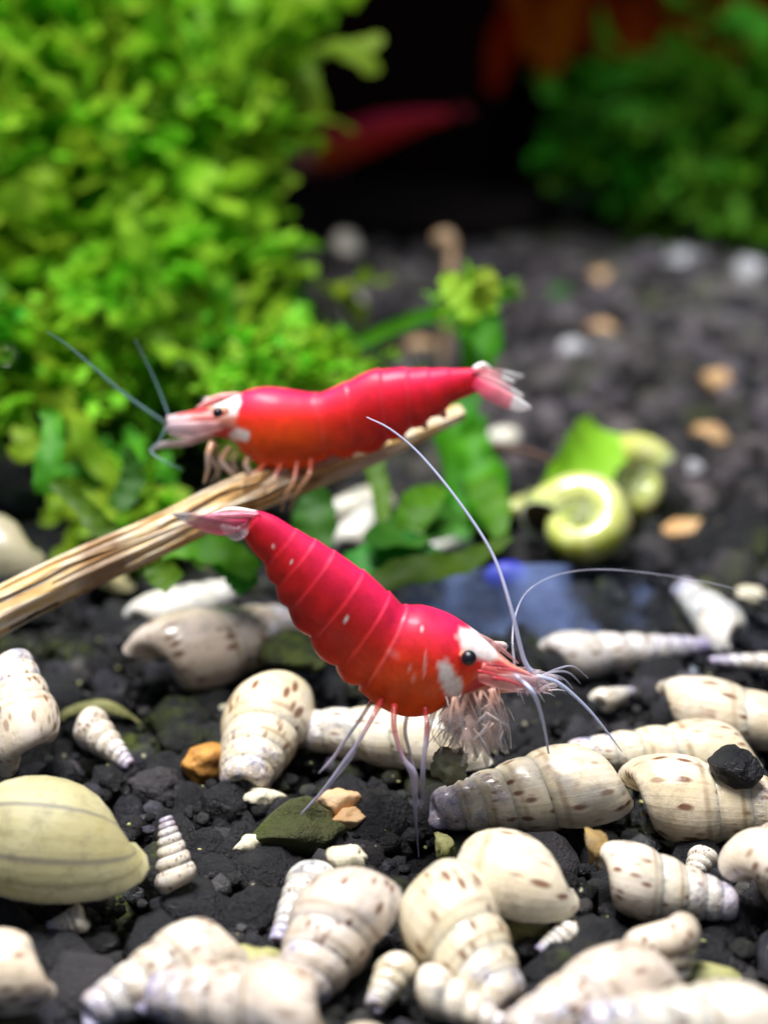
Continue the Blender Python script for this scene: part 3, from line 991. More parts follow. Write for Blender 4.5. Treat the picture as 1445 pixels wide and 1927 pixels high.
def limb(root, origin, name, pts, plane, radii_px, mat='limb', c0=(0.60, 0.10, 0.09), c1=(0.66, 0.62, 0.74), n=22, m=8, split=0.35, flat=1.0, ref=(0, -1, 0)):
    """pts: (px, py, offset towards the camera)."""
    P = np.array([plane(*p) for p in pts])
    s = K * depth_of(P[0])
    R = np.array(radii_px, float) * s

    def cf(t, a, p):
        q = 1 / (1 + math.exp(-(t - split) * 26))
        c_ = np.array(c0) * (1 - q) + np.array(c1) * q
        return np.clip(c_ * (0.9 + 0.35 * nz(p, 11) + 0.5 * (1 - q) * nz(p, 22, 4)), 0, 1)
    V, F, C = sweep(P, R, R * flat, ref, n, m, cf)
    return link(name, mesh(name, shift(V, origin), F, M[mat], col=C), root)


def blade(root, origin, name, pts, plane, wpx, mat='limb', c0=(0.64, 0.02, 0.10), c1=(0.75, 0.45, 0.5), thick=0.16, n=18, ref=(0, -1, 0), tip_white=0.0):
    P = np.array([plane(*p) for p in pts])
    s = K * depth_of(P[0])
    w = np.array(wpx, float) * s

    def cf(t, a, p):
        c_ = np.array(c0) * (1 - t) + np.array(c1) * t
        if tip_white and t > 1 - tip_white:
            c_ = np.array((0.88, 0.86, 0.86))
        streak = nz(p, 13)
        return np.clip(c_ * (0.95 + 0.4 * streak), 0, 1)
    V, F, C = sweep(P, w, w * thick, ref, n, 12, cf)
    return link(name, mesh(name, shift(V, origin), F, M[mat], col=C), root)


def ball(root, origin, name, p, r_, mat, sq=(1, 1, 1)):
    v, f = ICO[3]
    return link(name, mesh(name, v * r_ * np.array(sq) + shift(p, origin), f, M[mat]), root)


# --- the near shrimp
rl = random.Random(5)
Y1 = 7.75
pl1 = lambda px, py, off=0.0: upright(px, py, Y1, 0.0, off)
o1 = ground(760, 1600, 0.0); o1[1] = Y1
s1 = empty('shrimp', o1)
tag(s1, 'red shrimp in front with white cheek patches, head down, grazing on a speckled shell', 'shrimp', 'red shrimp')
pairs1 = [((488, 962), (456, 1008)), ((520, 974), (474, 1030)), ((556, 996), (496, 1062)), ((592, 1016), (516, 1102)), ((628, 1038), (540, 1145)),
          ((684, 1076), (580, 1200)), ((732, 1116), (628, 1254)), ((762, 1142), (672, 1290)), ((800, 1145), (712, 1322)), ((846, 1160), (760, 1340)),
          ((886, 1184), (806, 1336)), ((916, 1206), (842, 1316)), ((940, 1230), (872, 1302)), ((964, 1250), (912, 1300)), ((990, 1264), (950, 1302)), ((1012, 1274), (990, 1296))]
np1 = len(pairs1) - 1
wof = lambda u: 0.62 + 0.10 * math.exp(-((u - 0.62) / 0.16) ** 2) - 0.06 * max(0, (0.25 - u) * 4)
V, F, C = shrimp_body(pairs1, pl1, wof, [0 / np1, 2 / np1, 3 / np1, 4 / np1, 5 / np1, 6 / np1, 7 / np1], 7 / np1, 1, False,
                      white_px=((902, 1214, 46, 23, 0.62), (846, 1280, 18, 38, -0.35), (515, 1027, 3, 3, 0), (547, 1058, 3, 3, 0), (650, 1168, 3, 5, 0), (793, 1180, 7, 3, 0.5), (799, 1250, 3, 24, 0.05, 0.3), (742, 1232, 30, 2, 0.5, 0.10), (775, 1268, 3, 26, -0.4, 0.2)))  # white patches and veins; the small carapace fleck is a painted highlight
link('body', mesh('body', shift(V, o1), F, M['shrimp'], col=C), s1)
PINK, WHT, GRY, RED = (0.72, 0.36, 0.34), (0.80, 0.76, 0.78), (0.58, 0.58, 0.72), (0.55, 0.05, 0.06)
# eyes on short stalks
e_ = pl1(882, 1238, 0.285)
stk = limb(s1, o1, 'eye_stalk', [(870, 1232, 0.14), (880, 1237, 0.25)], pl1, (9, 10), 'shrimp', (0.72, 0.25, 0.16), (0.72, 0.28, 0.18))
ball(stk, o1, 'eye', e_, 0.040, 'eye')
stk = limb(s1, o1, 'eye_stalk', [(930, 1215, -0.12), (946, 1217, -0.22)], pl1, (9, 10), 'shrimp', (0.8, 0.5, 0.5), (0.85, 0.8, 0.75))
ball(stk, o1, 'eye', pl1(954, 1221, -0.25), 0.034, 'eye')
# rostrum and the blades of the head
blade(s1, o1, 'rostrum', [(890, 1190, 0), (930, 1212, 0), (975, 1248, 0)], pl1, (4, 5, 1.5), 'limb_mid', (0.80, 0.45, 0.42), (0.72, 0.42, 0.42), 0.7)
blade(s1, o1, 'antennal_scale', [(900, 1276, 0.16), (950, 1284, 0.22), (1010, 1290, 0.2), (1032, 1294, 0.18)], pl1, (8, 17, 17, 5), 'limb_clear', (0.72, 0.25, 0.22), (0.74, 0.60, 0.66), 0.25)
blade(s1, o1, 'antennal_scale', [(930, 1262, -0.1), (980, 1268, -0.18), (1036, 1282, -0.18), (1050, 1288, -0.16)], pl1, (8, 15, 15, 5), 'limb_clear', PINK, (0.74, 0.66, 0.74), 0.25)
for k_, (q, dy) in enumerate(((0.10, 0), (-0.08, -4), (0.0, 12))):
    limb(s1, o1, 'antennule_base', [(905, 1255 + dy, q), (950, 1266 + dy, q * 1.1), (1000, 1276 + dy, q), (1018, 1279 + dy, q)], pl1, (12, 10, 7.5, 4), 'limb_mid', (0.66, 0.16, 0.15), (0.74, 0.56, 0.60), split=0.5)
for k_, (a_, b_, q) in enumerate((((898, 1262), (962, 1284), 0.22), ((915, 1250), (975, 1262), 0.17), ((935, 1258), (1000, 1272), 0.2), ((925, 1275), (985, 1292), 0.25))):
    limb(s1, o1, 'antennule_base', [(a_[0], a_[1], q), ((a_[0] + b_[0]) / 2, (a_[1] + b_[1]) / 2 - 3, q), (b_[0], b_[1], q - 0.02)], pl1, (2.5, 4, 1.5), 'limb', (0.58, 0.04, 0.06), (0.62, 0.10, 0.12), n=10)
for k_ in range(26):                                # hairs fringing the head blades
    x0, y0 = rl.uniform(960, 1032), rl.uniform(1268, 1304)
    an = rl.uniform(-0.5, 1.3)
    ln = rl.uniform(14, 34)
    q = rl.uniform(-0.18, 0.22)
    limb(s1, o1, 'bristle', [(x0, y0, q), (x0 + math.cos(an) * ln * 0.5, y0 + math.sin(an) * ln * 0.5 - 2, q), (x0 + math.cos(an) * ln, y0 + math.sin(an) * ln, q)], pl1, (1.8, 1.4, 0.5), 'limb_mid', (0.78, 0.55, 0.56), (0.80, 0.76, 0.82), n=8, m=5)
# long feelers
limb(s1, o1, 'antenna', [(1004, 1268, 0.05), (985, 1240, 0.05), (960, 1140, 0), (925, 1040, -0.1), (860, 940, -0.2), (790, 855, -0.3), (735, 808, -0.35), (690, 785, -0.4)], pl1, (5, 4.5, 3.6, 3.0, 2.5, 2.0, 1.5, 0.8), 'feeler', n=50)
limb(s1, o1, 'antenna', [(968, 1252, -0.1), (964, 1205, -0.2), (970, 1155, -0.4), (995, 1110, -0.6), (1055, 1080, -0.8), (1150, 1072, -0.9), (1300, 1090, -1.0), (1400, 1114, -1.0), (1500, 1150, -1.0)], pl1, (3, 2.4, 2.0, 1.7, 1.6, 1.5, 1.4, 1.1, 0.7), 'limb_clear', GRY, GRY, n=70)
limb(s1, o1, 'antenna', [(968, 1270, 0.15), (1000, 1300, 0.25), (1018, 1345, 0.2), (1032, 1418, 0.15)], pl1, (4.5, 4.4, 3.4, 2.0), 'feeler', n=30)
limb(s1, o1, 'antenna', [(1010, 1272, 0.1), (1050, 1285, 0.1), (1100, 1328, 0.1), (1140, 1375, 0.1), (1170, 1415, 0.08)], pl1, (4.5, 3.8, 2.9, 2.0, 0.8), 'feeler', n=30)
for k_ in range(4):
    q = (0.06, -0.06, 0.1, -0.1)[k_]
    limb(s1, o1, 'antennule', [(1008, 1276, q), (1032 + 6 * k_, 1276 - 6 * k_, q), (1052 + 9 * k_, 1290 - 12 * k_, q), (1064 + 14 * k_, 1306 - 10 * k_, q)], pl1, (2.4, 2.0, 1.5, 0.6), 'limb_clear', GRY, GRY, n=16)
# walking legs: near side in front, far side behind
legs1 = [
    ([(718, 1318, 0.18), (700, 1352, 0.30), (672, 1400, 0.34), (655, 1428, 0.34), (610, 1486, 0.30), (566, 1532, 0.25)], (11, 9, 7, 12, 7, 2.5)),
    ([(742, 1326, 0.20), (742, 1372, 0.30), (758, 1425, 0.34), (778, 1458, 0.34), (780, 1510, 0.26), (788, 1612, 0.18)], (11, 9, 7.5, 14, 7.5, 2)),
    ([(800, 1330, 0.20), (803, 1380, 0.28), (797, 1430, 0.30), (795, 1475, 0.28), (792, 1520, 0.2)], (8, 9, 8, 8, 4)),
    ([(700, 1318, -0.18), (680, 1350, -0.35), (655, 1385, -0.45), (628, 1425, -0.48), (600, 1455, -0.5)], (7, 7, 6, 6, 2.5)),
    ([(770, 1330, -0.18), (762, 1375, -0.3), (772, 1420, -0.34), (782, 1470, -0.3), (786, 1530, -0.26)], (7, 7, 6, 5, 2.5)),
]
for pts, rr in legs1:
    lg = limb(s1, o1, 'walking_leg', pts, pl1, np.array(rr) * 0.58, 'limb', (0.42, 0.03, 0.03), (0.55, 0.52, 0.70), n=36, m=10, split=0.24)
# small front claws and mouthparts working at the shell
for k_ in range(38):
    x0 = 822 + k_ * 3.2 + rl.uniform(-6, 6)
    q = rl.uniform(-0.18, 0.24)
    y0 = 1316 - (x0 - 835) * 0.22
    ln = rl.uniform(60, 125)
    lean = rl.uniform(-0.35, 0.45)
    bow = rl.uniform(-16, 16)
    pts = [(x0, y0, q), (x0 + lean * ln * 0.3 + bow * 0.7, y0 + ln * 0.33, q + 0.05), (x0 + lean * ln * 0.65 + bow, y0 + ln * 0.68, q + 0.04), (x0 + lean * ln - bow * 0.6, y0 + ln, q - 0.03)]
    r0 = rl.choice((1.6, 2.2, 3.0, 4.5, 6.0))
    limb(s1, o1, 'claw' if k_ % 5 == 0 else 'mouthpart', pts, pl1, (r0, r0 * 0.95, r0 * 0.75, 1.5), 'limb' if k_ % 4 == 0 else 'limb_clear', (0.76, 0.46, 0.36), (0.74, 0.70, 0.74), n=16, split=0.3)
for k_ in range(70):                                # fine bristles of the mouthparts
    x0, y0 = rl.uniform(835, 950), rl.uniform(1300, 1385)
    q = rl.uniform(-0.16, 0.26)
    an = rl.uniform(0.2, 2.6)
    ln = rl.uniform(22, 60)
    limb(s1, o1, 'bristle', [(x0, y0, q), (x0 + math.cos(an) * ln * 0.5 + rl.uniform(-6, 6), y0 + math.sin(an) * ln * 0.5, q + 0.03), (x0 + math.cos(an) * ln, y0 + math.sin(an) * ln + 4, q + rl.uniform(-0.06, 0.06))], pl1, (2.2, 1.6, 0.6), 'limb_mid' if k_ % 3 else 'limb', (0.78, 0.62, 0.56), (0.80, 0.78, 0.80), n=8, m=5)
for k_ in range(24):                                # clear plates between them
    x0, y0 = rl.uniform(835, 935), rl.uniform(1310, 1370)
    q = rl.uniform(-0.1, 0.25)
    blade(s1, o1, 'mouth_plate', [(x0, y0, q), (x0 + rl.uniform(-4, 18), y0 + 24, q + 0.03), (x0 + rl.uniform(-10, 26), y0 + rl.uniform(45, 80), q)], pl1, (5, 12, 3), 'limb_clear', (0.76, 0.50, 0.42), (0.80, 0.76, 0.78), 0.3, n=12)
# swimmerets tucked below the abdomen
for k_, (x0, y0) in enumerate(((520, 1090), (548, 1138), (584, 1188), (626, 1234), (664, 1270))):
    for q in (0.05, -0.05):
        blade(s1, o1, 'swimmeret', [(x0 + 24, y0 - 26, q), (x0 + 10, y0 - 8, q), (x0 + 2, y0 + 9, q)], pl1, (8, 10, 4), 'limb', (0.60, 0.03, 0.05), (0.62, 0.10, 0.10), 0.35)
# tail fan
blade(s1, o1, 'telson', [(492, 968, 0.0), (450, 968, 0.0), (400, 970, 0.0), (385, 972, 0)], pl1, (13, 13, 9, 4), 'limb', (0.62, 0.02, 0.12), (0.74, 0.30, 0.42), 0.5, ref=(0, 0.3, 1))
blade(s1, o1, 'uropod', [(468, 985, 0.06), (420, 992, 0.16), (365, 978, 0.26), (322, 966, 0.32)], pl1, (8, 17, 13, 2), 'limb', (0.62, 0.02, 0.10), (0.78, 0.40, 0.48), 0.25, tip_white=0.22)
blade(s1, o1, 'uropod', [(468, 990, 0.04), (445, 1004, 0.12), (418, 990, 0.2)], pl1, (9, 15, 4), 'limb_clear', (0.80, 0.62, 0.66), (0.82, 0.74, 0.80), 0.3)
blade(s1, o1, 'uropod', [(484, 968, -0.06), (440, 962, -0.16), (398, 968, -0.24)], pl1, (8, 9, 3), 'shrimp', (0.86, 0.84, 0.80), (0.88, 0.86, 0.82), 0.5)
blade(s1, o1, 'uropod', [(484, 972, -0.06), (430, 974, -0.2), (372, 976, -0.3)], pl1, (8, 12, 3), 'limb', (0.62, 0.02, 0.10), (0.74, 0.30, 0.38), 0.3)

# debris fluff between claws and shell is snail slime and algae
v, f = lump(3, 77, (1, 0.8, 0.9), 0.5, 2.0)
c_ = pl1(848, 1440, 0.05)
o = link('algae_tuft', mesh('algae_tuft', v * 0.10, f, M['mulm']), origin=tuple(c_))
tag(o, 'greyish green algae tuft under the near shrimp\'s claws', 'algae')

# --- the rear shrimp on the stem, facing left
Y2 = 9.75
pl2 = lambda px, py, off=0.0: upright(px, py, Y2, 0.0, off)
o2 = pl2(560, 880)
s2 = empty('shrimp', o2)
tag(s2, 'red shrimp behind facing left, perched on the dry stem', 'shrimp', 'red shrimp')
pairs2 = [((892, 694), (902, 736)), ((862, 694), (866, 750)), ((826, 694), (830, 776)), ((790, 694), (796, 797)), ((745, 694), (756, 818)), ((694, 700), (712, 842)), ((642, 724), (662, 856)),
          ((598, 741), (622, 858)), ((560, 737), (586, 872)), ((520, 731), (540, 880)), ((482, 732), (498, 876)), ((450, 742), (464, 856)), ((424, 752), (440, 832)), ((398, 762), (410, 820)), ((366, 772), (372, 812)), ((334, 780), (336, 802))]
V, F, C = shrimp_body(pairs2, pl2, wof, [0 / np1, 1.5 / np1, 2.6 / np1, 3.6 / np1, 4.6 / np1, 5.8 / np1, 7 / np1], 7 / np1, 1, True,
                      white_px=((430, 764, 24, 22, 0.4), (450, 818, 19, 12, 0)))
link('body', mesh('body', shift(V, o2), F, M['shrimp'], col=C), s2)
stk = limb(s2, o2, 'eye_stalk', [(424, 772, 0.12), (413, 775, 0.24)], pl2, (9, 9), 'shrimp', (0.75, 0.4, 0.25), (0.75, 0.4, 0.25))
ball(stk, o2, 'eye', pl2(410, 776, 0.30), 0.032, 'eye')
stk = limb(s2, o2, 'eye_stalk', [(412, 760, -0.1), (394, 758, -0.24)], pl2, (12, 12), 'shrimp', (0.8, 0.5, 0.45), (0.8, 0.55, 0.5))
ball(stk, o2, 'eye', pl2(386, 757, -0.27), 0.036, 'eye')
blade(s2, o2, 'rostrum', [(450, 742, 0), (410, 750, 0), (370, 768, 0)], pl2, (4, 8, 2), 'shrimp', (0.75, 0.3, 0.3), (0.7, 0.35, 0.35), 0.9)
blade(s2, o2, 'antennal_scale', [(420, 800, 0.14), (370, 808, 0.2), (325, 808, 0.18), (312, 806, 0.16)], pl2, (8, 15, 13, 4), 'limb', PINK, (0.74, 0.60, 0.68), 0.25)
blade(s2, o2, 'antennal_scale', [(410, 815, -0.1), (350, 832, -0.14), (300, 838, -0.12), (282, 850, -0.1)], pl2, (7, 7, 5, 2), 'limb', PINK, (0.72, 0.66, 0.72), 0.25)
for q, dy in ((0.1, 0), (-0.08, -5)):
    limb(s2, o2, 'antennule_base', [(405, 785 + dy, q), (360, 790 + dy, q), (316, 795 + dy, q)], pl2, (13, 12, 8), 'limb', (0.68, 0.22, 0.2), (0.75, 0.55, 0.58), split=0.5)
limb(s2, o2, 'antenna', [(312, 796, 0), (285, 778, 0.05), (230, 738, 0.1), (175, 690, 0.15), (125, 648, 0.2), (90, 625, 0.25)], pl2, (4.2, 3.8, 3.2, 2.6, 1.8, 0.8), 'feeler_dark', n=40)
limb(s2, o2, 'antenna', [(320, 788, -0.1), (306, 750, -0.15), (285, 700, -0.2), (255, 640, -0.25)], pl2, (2, 1.8, 1.4, .6), 'feeler_dark', n=30)
limb(s2, o2, 'antenna', [(312, 805, 0.1), (300, 830, 0.12), (285, 850, 0.15), (310, 868, 0.2), (345, 885, 0.2)], pl2, (2.4, 2.2, 2, 1.6, .7), 'feeler_dark', n=30)
for k_ in range(9):
    x0 = 470 - k_ * 9 + rl.uniform(-4, 4)
    q = rl.uniform(-0.12, 0.2)
    y0 = 850 - k_ * 2.2
    pts = [(x0, y0, q), (x0 - rl.uniform(4, 18), y0 + rl.uniform(18, 30), q + 0.05), (x0 - rl.uniform(-6, 22), y0 + rl.uniform(42, 60), q + 0.05), (x0 - rl.uniform(0, 16), y0 + rl.uniform(66, 84), q)]
    limb(s2, o2, 'claw' if k_ % 3 == 0 else 'mouthpart', pts, pl2, (6, 6, 4.5, 2), 'limb' if k_ % 4 == 0 else 'limb_clear', (0.66, 0.38, 0.22), (0.60, 0.48, 0.42), n=16, split=0.3)
for pts, rr in [([(560, 868, 0.16), (552, 905, 0.28), (536, 935, 0.32), (530, 962, 0.3)], (7, 7, 6, 2)),
                ([(585, 864, 0.16), (582, 892, 0.28), (560, 925, 0.32), (545, 960, 0.3)], (7, 7, 6, 2)),
                ([(530, 872, 0.16), (515, 900, 0.26), (500, 918, 0.28), (496, 940, 0.24)], (7, 7, 6, 2)),
                ([(500, 872, 0.16), (480, 892, 0.26), (464, 905, 0.28), (458, 925, 0.24)], (7, 7, 6, 2)),
                ([(560, 868, -0.16), (572, 890, -0.26), (556, 910, -0.3), (548, 930, -0.3)], (6, 6, 5, 2))]:
    limb(s2, o2, 'walking_leg', pts, pl2, np.array(rr) * 0.7, 'limb_clear', (0.45, 0.08, 0.04), (0.45, 0.25, 0.14), n=24)
for k_, (x0, y0) in enumerate(((650, 850), (700, 836), (748, 812), (790, 792), (826, 772))):
    for q in (0.05, -0.05):
        blade(s2, o2, 'swimmeret', [(x0 - 10, y0 - 18, q), (x0 + 2, y0, q), (x0 + 12, y0 + 14, q)], pl2, (8, 11, 4), 'limb', (0.60, 0.03, 0.04), (0.66, 0.20, 0.10), 0.35)
blade(s2, o2, 'telson', [(888, 700, 0), (930, 706, 0), (968, 720, 0)], pl2, (16, 12, 4), 'limb', (0.62, 0.03, 0.09), (0.80, 0.66, 0.64), 0.5, ref=(0, 0.3, 1), tip_white=0.3)
blade(s2, o2, 'uropod', [(892, 720, 0.05), (930, 742, 0.14), (975, 762, 0.22), (1000, 768, 0.24)], pl2, (12, 17, 13, 3), 'limb', (0.62, 0.03, 0.10), (0.76, 0.34, 0.38), 0.25, tip_white=0.30)
blade(s2, o2, 'uropod', [(892, 712, 0.03), (930, 726, 0.08), (985, 748, 0.12)], pl2, (12, 16, 5), 'limb', (0.66, 0.12, 0.16), (0.84, 0.70, 0.74), 0.25, tip_white=0.25)
blade(s2, o2, 'uropod', [(892, 704, -0.05), (935, 706, -0.14), (985, 708, -0.22)], pl2, (11, 12, 3), 'limb', (0.64, 0.06, 0.1), (0.85, 0.8, 0.78), 0.25, tip_white=0.45)
blade(s2, o2, 'uropod', [(892, 696, -0.03), (908, 690, -0.1), (926, 700, -0.14)], pl2, (7, 9, 3), 'shrimp', (0.88, 0.86, 0.84), (0.88, 0.86, 0.84), 0.6)

# --- far shrimp, dim and red against the dark wall
Y3 = 24.5
pl3 = lambda px, py, off=0.0: upright(px - 28, py, Y3, 0.0, off)
o3 = pl3(690, 330)
s3 = empty('shrimp', o3)
tag(s3, 'dim blurred red shrimp far back on the dark wood', 'shrimp', 'red shrimp')
pairs3 = [((868, 208), (872, 228)), ((830, 206), (838, 238)), ((790, 208), (800, 256)), ((750, 212), (764, 274)), ((712, 220), (724, 292)), ((676, 232), (690, 306)), ((640, 246), (654, 316)), ((606, 258), (618, 322)), ((580, 268), (590, 318)), ((556, 280), (562, 304))]
V, F, C = shrimp_body(pairs3, pl3, wof, [0, 0.15, 0.26, 0.36, 0.46, 0.55], 0.55, 1, True)
link('body', mesh('body', shift(V, o3), F, M['shrimp'], col=C), s3)
limb(s3, o3, 'antenna', [(560, 290, 0), (520, 260, 0), (480, 240, 0)], pl3, (4, 3, 1), 'feeler_dark', n=14)
blade(s3, o3, 'uropod', [(868, 215, 0), (895, 210, 0.05), (915, 214, 0.1)], pl3, (8, 10, 3), 'limb', (0.50, 0.02, 0.05), (0.45, 0.04, 0.06), 0.25)
for x0 in (620, 650, 680):
    limb(s3, o3, 'walking_leg', [(x0, 310, 0.1), (x0 - 8, 330, 0.2), (x0 - 4, 352, 0.2)], pl3, (4, 3, 1.5), 'limb_clear', (0.4, 0.04, 0.04), (0.4, 0.1, 0.1), n=12)

# bogwood that carries it
v, f = lump(4, 91, (2.6, 1.0, 0.95), 0.4, 1.1)
c_ = pl3(740, 400, -0.1)
zc = 0.95
o = link('bogwood', mesh('bogwood', v * np.array([1.0, 1, 1]) * 1.02, f, M['dark_wood']), origin=(c_[0], Y3 + 0.6, 0.2))
tag(o, 'black bogwood lump far back below the dim shrimp', 'driftwood')
bo = np.array([-7.0, 22.5, 6.2])  # unseen branch added above the frame to keep lamp light off the shrimp
V, F, _ = sweep([bo, bo + np.array([3.5, -1.4, 0.1]), bo + np.array([7.0, -2.2, -0.1]), bo + np.array([10.5, -2.0, 0.6])], [1.2, 1.7, 1.6, 0.5], [0.8, 1.1, 1.0, 0.4], (0, 0, 1), 40, 24)
V = [p + 0.25 * np.array([noise.noise(Vector(p) * 0.9), noise.noise(Vector(p) * 0.9 + Vector((5, 0, 0))), noise.noise(Vector(p) * 0.9 + Vector((0, 5, 0)))]) for p in V]
tag(link('bogwood', mesh('bogwood', shift(V, bo), F, M['dark_wood']), origin=tuple(bo)), 'unseen bogwood branch added to shade the far red shrimp', 'driftwood')

# ------------------------------------------------------------------ dry stem lying from the left edge up under the rear shrimp
stem_px = [(-130, 1228, 9.55), (0, 1150, 9.7), (150, 1075, 9.85), (300, 1008, 10.0), (450, 935, 10.15), (600, 880, 10.4), (740, 828, 10.6), (868, 776, 10.8)]
SP = np.array([at(a, b, d) for a, b, d in stem_px])
so = SP[0].copy()
ax = unit(SP[-1] - SP[0]); ez = unit(np.array([0, 0, 1.0]) - ax[2] * ax); ey = np.cross(ez, ax)
Rm = np.column_stack([ax, ey, ez])
stem_root = empty('dry_stem', so)
stem_root.rotation_euler = Matrix(Rm.tolist()).to_euler()
tag(stem_root, 'split dry brown plant stem slanting up from the left edge under the rear shrimp', 'stem')
L = (SP - so) @ Rm
SR = np.array([0.125, 0.125, 0.12, 0.115, 0.115, 0.11, 0.09, 0.05])
CV = spline(np.column_stack([L, SR]), 90)
m = 44
V, F = [], []
for i in range(90):
    for j in range(m):
        a = 2 * math.pi * j / m
        rr = CV[i, 3] * (1 + 0.10 * math.sin(7 * a + 0.4) + 0.06 * math.sin(13 * a + i * 0.02) + 0.06 * noise.noise((i * 0.05, math.cos(a) * 2, math.sin(a) * 2)))
        V.append(CV[i, :3] + np.array([0, math.cos(a) * rr, math.sin(a) * rr]))
for i in range(89):
    for j in range(m):
        # the long dark split low on the camera side near the left end
        a = 2 * math.pi * (j + 0.5) / m
        if 8 <= i <= 21 and abs(a - math.radians(232)) < 0.42 * math.sin(math.pi * (i - 7) / 15):
            continue
        F.append((i * m + j, i * m + (j + 1) % m, (i + 1) * m + (j + 1) % m, (i + 1) * m + j))
link('husk', mesh('husk', V, F, M['stem']), stem_root)
V2 = []
for i in range(90):
    for j in range(16):
        a = 2 * math.pi * j / 16
        V2.append(CV[i, :3] + np.array([0, math.cos(a), math.sin(a)]) * CV[i, 3] * 0.72)
F2 = [(i * 16 + j, i * 16 + (j + 1) % 16, (i + 1) * 16 + (j + 1) % 16, (i + 1) * 16 + j) for i in range(89) for j in range(16)]
F2.append(tuple(range(16))[::-1]); F2.append(tuple(89 * 16 + j for j in range(16)))
link('pith', mesh('pith', V2, F2, M['stem_inside']), stem_root)
rf = random.Random(3)
for k_ in range(44):                                     # loose fibres lying along it
    a = rf.uniform(-0.2, 4.4) + math.pi * 0.4
    i0 = rf.randint(2, 55); i1 = min(88, i0 + rf.randint(16, 34))
    pts = []
    for q, i in enumerate(np.linspace(i0, i1, 6)):
        i = int(i)
        lift = 1.04 + (0.10 * rf.random() if q in (0, 5) else 0)
        aa = a + 0.05 * q * rf.uniform(-1, 1)
        pts.append(CV[i, :3] + np.array([0, math.cos(aa), math.sin(aa)]) * CV[i, 3] * lift)
    w = rf.uniform(0.006, 0.020)
    V, F, _ = sweep(pts, [w * 0.3, w, w, w, w, w * 0.2], [w * 0.2, w * 0.5, w * 0.5, w * 0.5, w * 0.5, w * 0.1], (0, 0, 1), 24, 6)
    link('fibre', mesh('fibre', V, F, M['stem']), stem_root)

# ------------------------------------------------------------------ plants


def frond_mesh(seed, mat):
    r_ = random.Random(seed)
    V, F = [], []

    def grow(p, d, up, w, length, depth):
        n = 6
        pts = [p]
        dd = d.copy()
        for i in range(n - 1):
            dd = unit(dd + np.array([r_.uniform(-.22, .22) for _ in range(3)]) + up * 0.06)
            pts.append(pts[-1] + dd * length / (n - 1))
        end = depth == 0
        ws = [w * 0.55, w * 0.9, w, w, w * 0.95, w * (0.35 if end else 0.8)]
        v, f = ribbon(pts, ws, up, 7, 2, 0.22, 0.35, r_.uniform(0, 6))
        o_ = len(V)
        V.extend(v); F.extend([tuple(i + o_ for i in q) for q in f])
        if not end:
            side = unit(np.cross(dd, up))
            for s in (-1, 1):
                nd = unit(dd + side * s * r_.uniform(0.5, 0.95) + up * r_.uniform(-0.25, 0.35))
                grow(pts[-1] - dd * 0.04, nd, unit(up + side * s * 0.35), w * r_.uniform(0.75, 0.95), length * r_.uniform(0.6, 0.85), depth - 1)
    grow(np.zeros(3), np.array([0, 0, 1.0]), unit([r_.uniform(-.4, .4), -1, 0.3]), 0.080, 0.44, 3)
    return mesh('frond', V, F, M[mat])


FR_A = [frond_mesh(i, 'frond') for i in range(12)]
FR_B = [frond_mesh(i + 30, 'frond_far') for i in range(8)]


def moss(name, label, base, blobs, n, meshes, seed, scale=(0.8, 1.35), group=None):
    """blobs: (px, py, depth, radius px, weight); every frond is a part of its clump."""
    r_ = random.Random(seed)
    root = empty(name, base)
    tag(root, label, 'water moss', group)
    tot = sum(b[4] for b in blobs)
    for i in range(n):
        q = r_.uniform(0, tot)
        for b in blobs:
            q -= b[4]
            if q <= 0:
                break
        c_ = at(b[0], b[1], b[2])
        R = b[3] * K * b[2]
        while True:
            d = np.array([r_.uniform(-1, 1) for _ in range(3)])
            if 0.1 < np.linalg.norm(d) < 1:
                break
        d = unit(d) * (np.linalg.norm(d) ** 0.6)
        p = c_ + d * R * np.array([1, 0.9, 1])
        if p[2] < 0.05:
            p[2] = 0.05 + r_.random() * 0.2
        g = unit(d * 0.9 + np.array([0, -0.35, 0.55]) + np.array([r_.uniform(-.6, .6) for _ in range(3)]))
        s = r_.uniform(*scale)
        quat = Vector(g).to_track_quat('Z', 'Y')
        o = link('frond', meshes[i % len(meshes)], root)
        mt = Matrix.Translation(Vector(p - np.asarray(base) - g * 0.5 * s)) @ quat.to_matrix().to_4x4() @ Matrix.Rotation(r_.uniform(-1.2, 1.2), 4, 'Z') @ Matrix.Scale(s, 4)
        o.matrix_local = mt
    return root


bA = ground(230, 800, 0.0)
moss('water_moss', 'tall bright green moss bush filling the upper left', bA,
     [(40, 120, 16.0, 200, 2.4), (240, 140, 16.4, 150, 2.0), (40, 400, 15.4, 180, 2.2), (240, 370, 15.8, 140, 1.8), (340, 330, 16.2, 75, 0.7), (380, 90, 16.4, 60, 0.6), (330, 210, 16.4, 70, 0.6), (80, 590, 15.0, 140, 1.3),
      (290, 560, 15.6, 110, 1.1), (410, 490, 16.0, 55, 0.5), (490, 100, 16.4, 40, 0.14), (480, 300, 16.6, 40, 0.14)], 215, FR_A, 4, (1.2, 2.7))
bB = ground(300, 960, 0.0)
moss('water_moss', 'low dark green moss carpet behind the rear shrimp\'s head', bB,
     [(60, 690, 13.2, 90, 1), (230, 650, 13.8, 110, 1), (420, 650, 14.5, 80, 0.8), (500, 690, 14.0, 50, 0.6), (250, 900, 12.6, 60, 0.3)], 80, FR_A[:8] + FR_B[:3], 9, (0.8, 1.5))
bC = ground(1240, 455, 0.0)
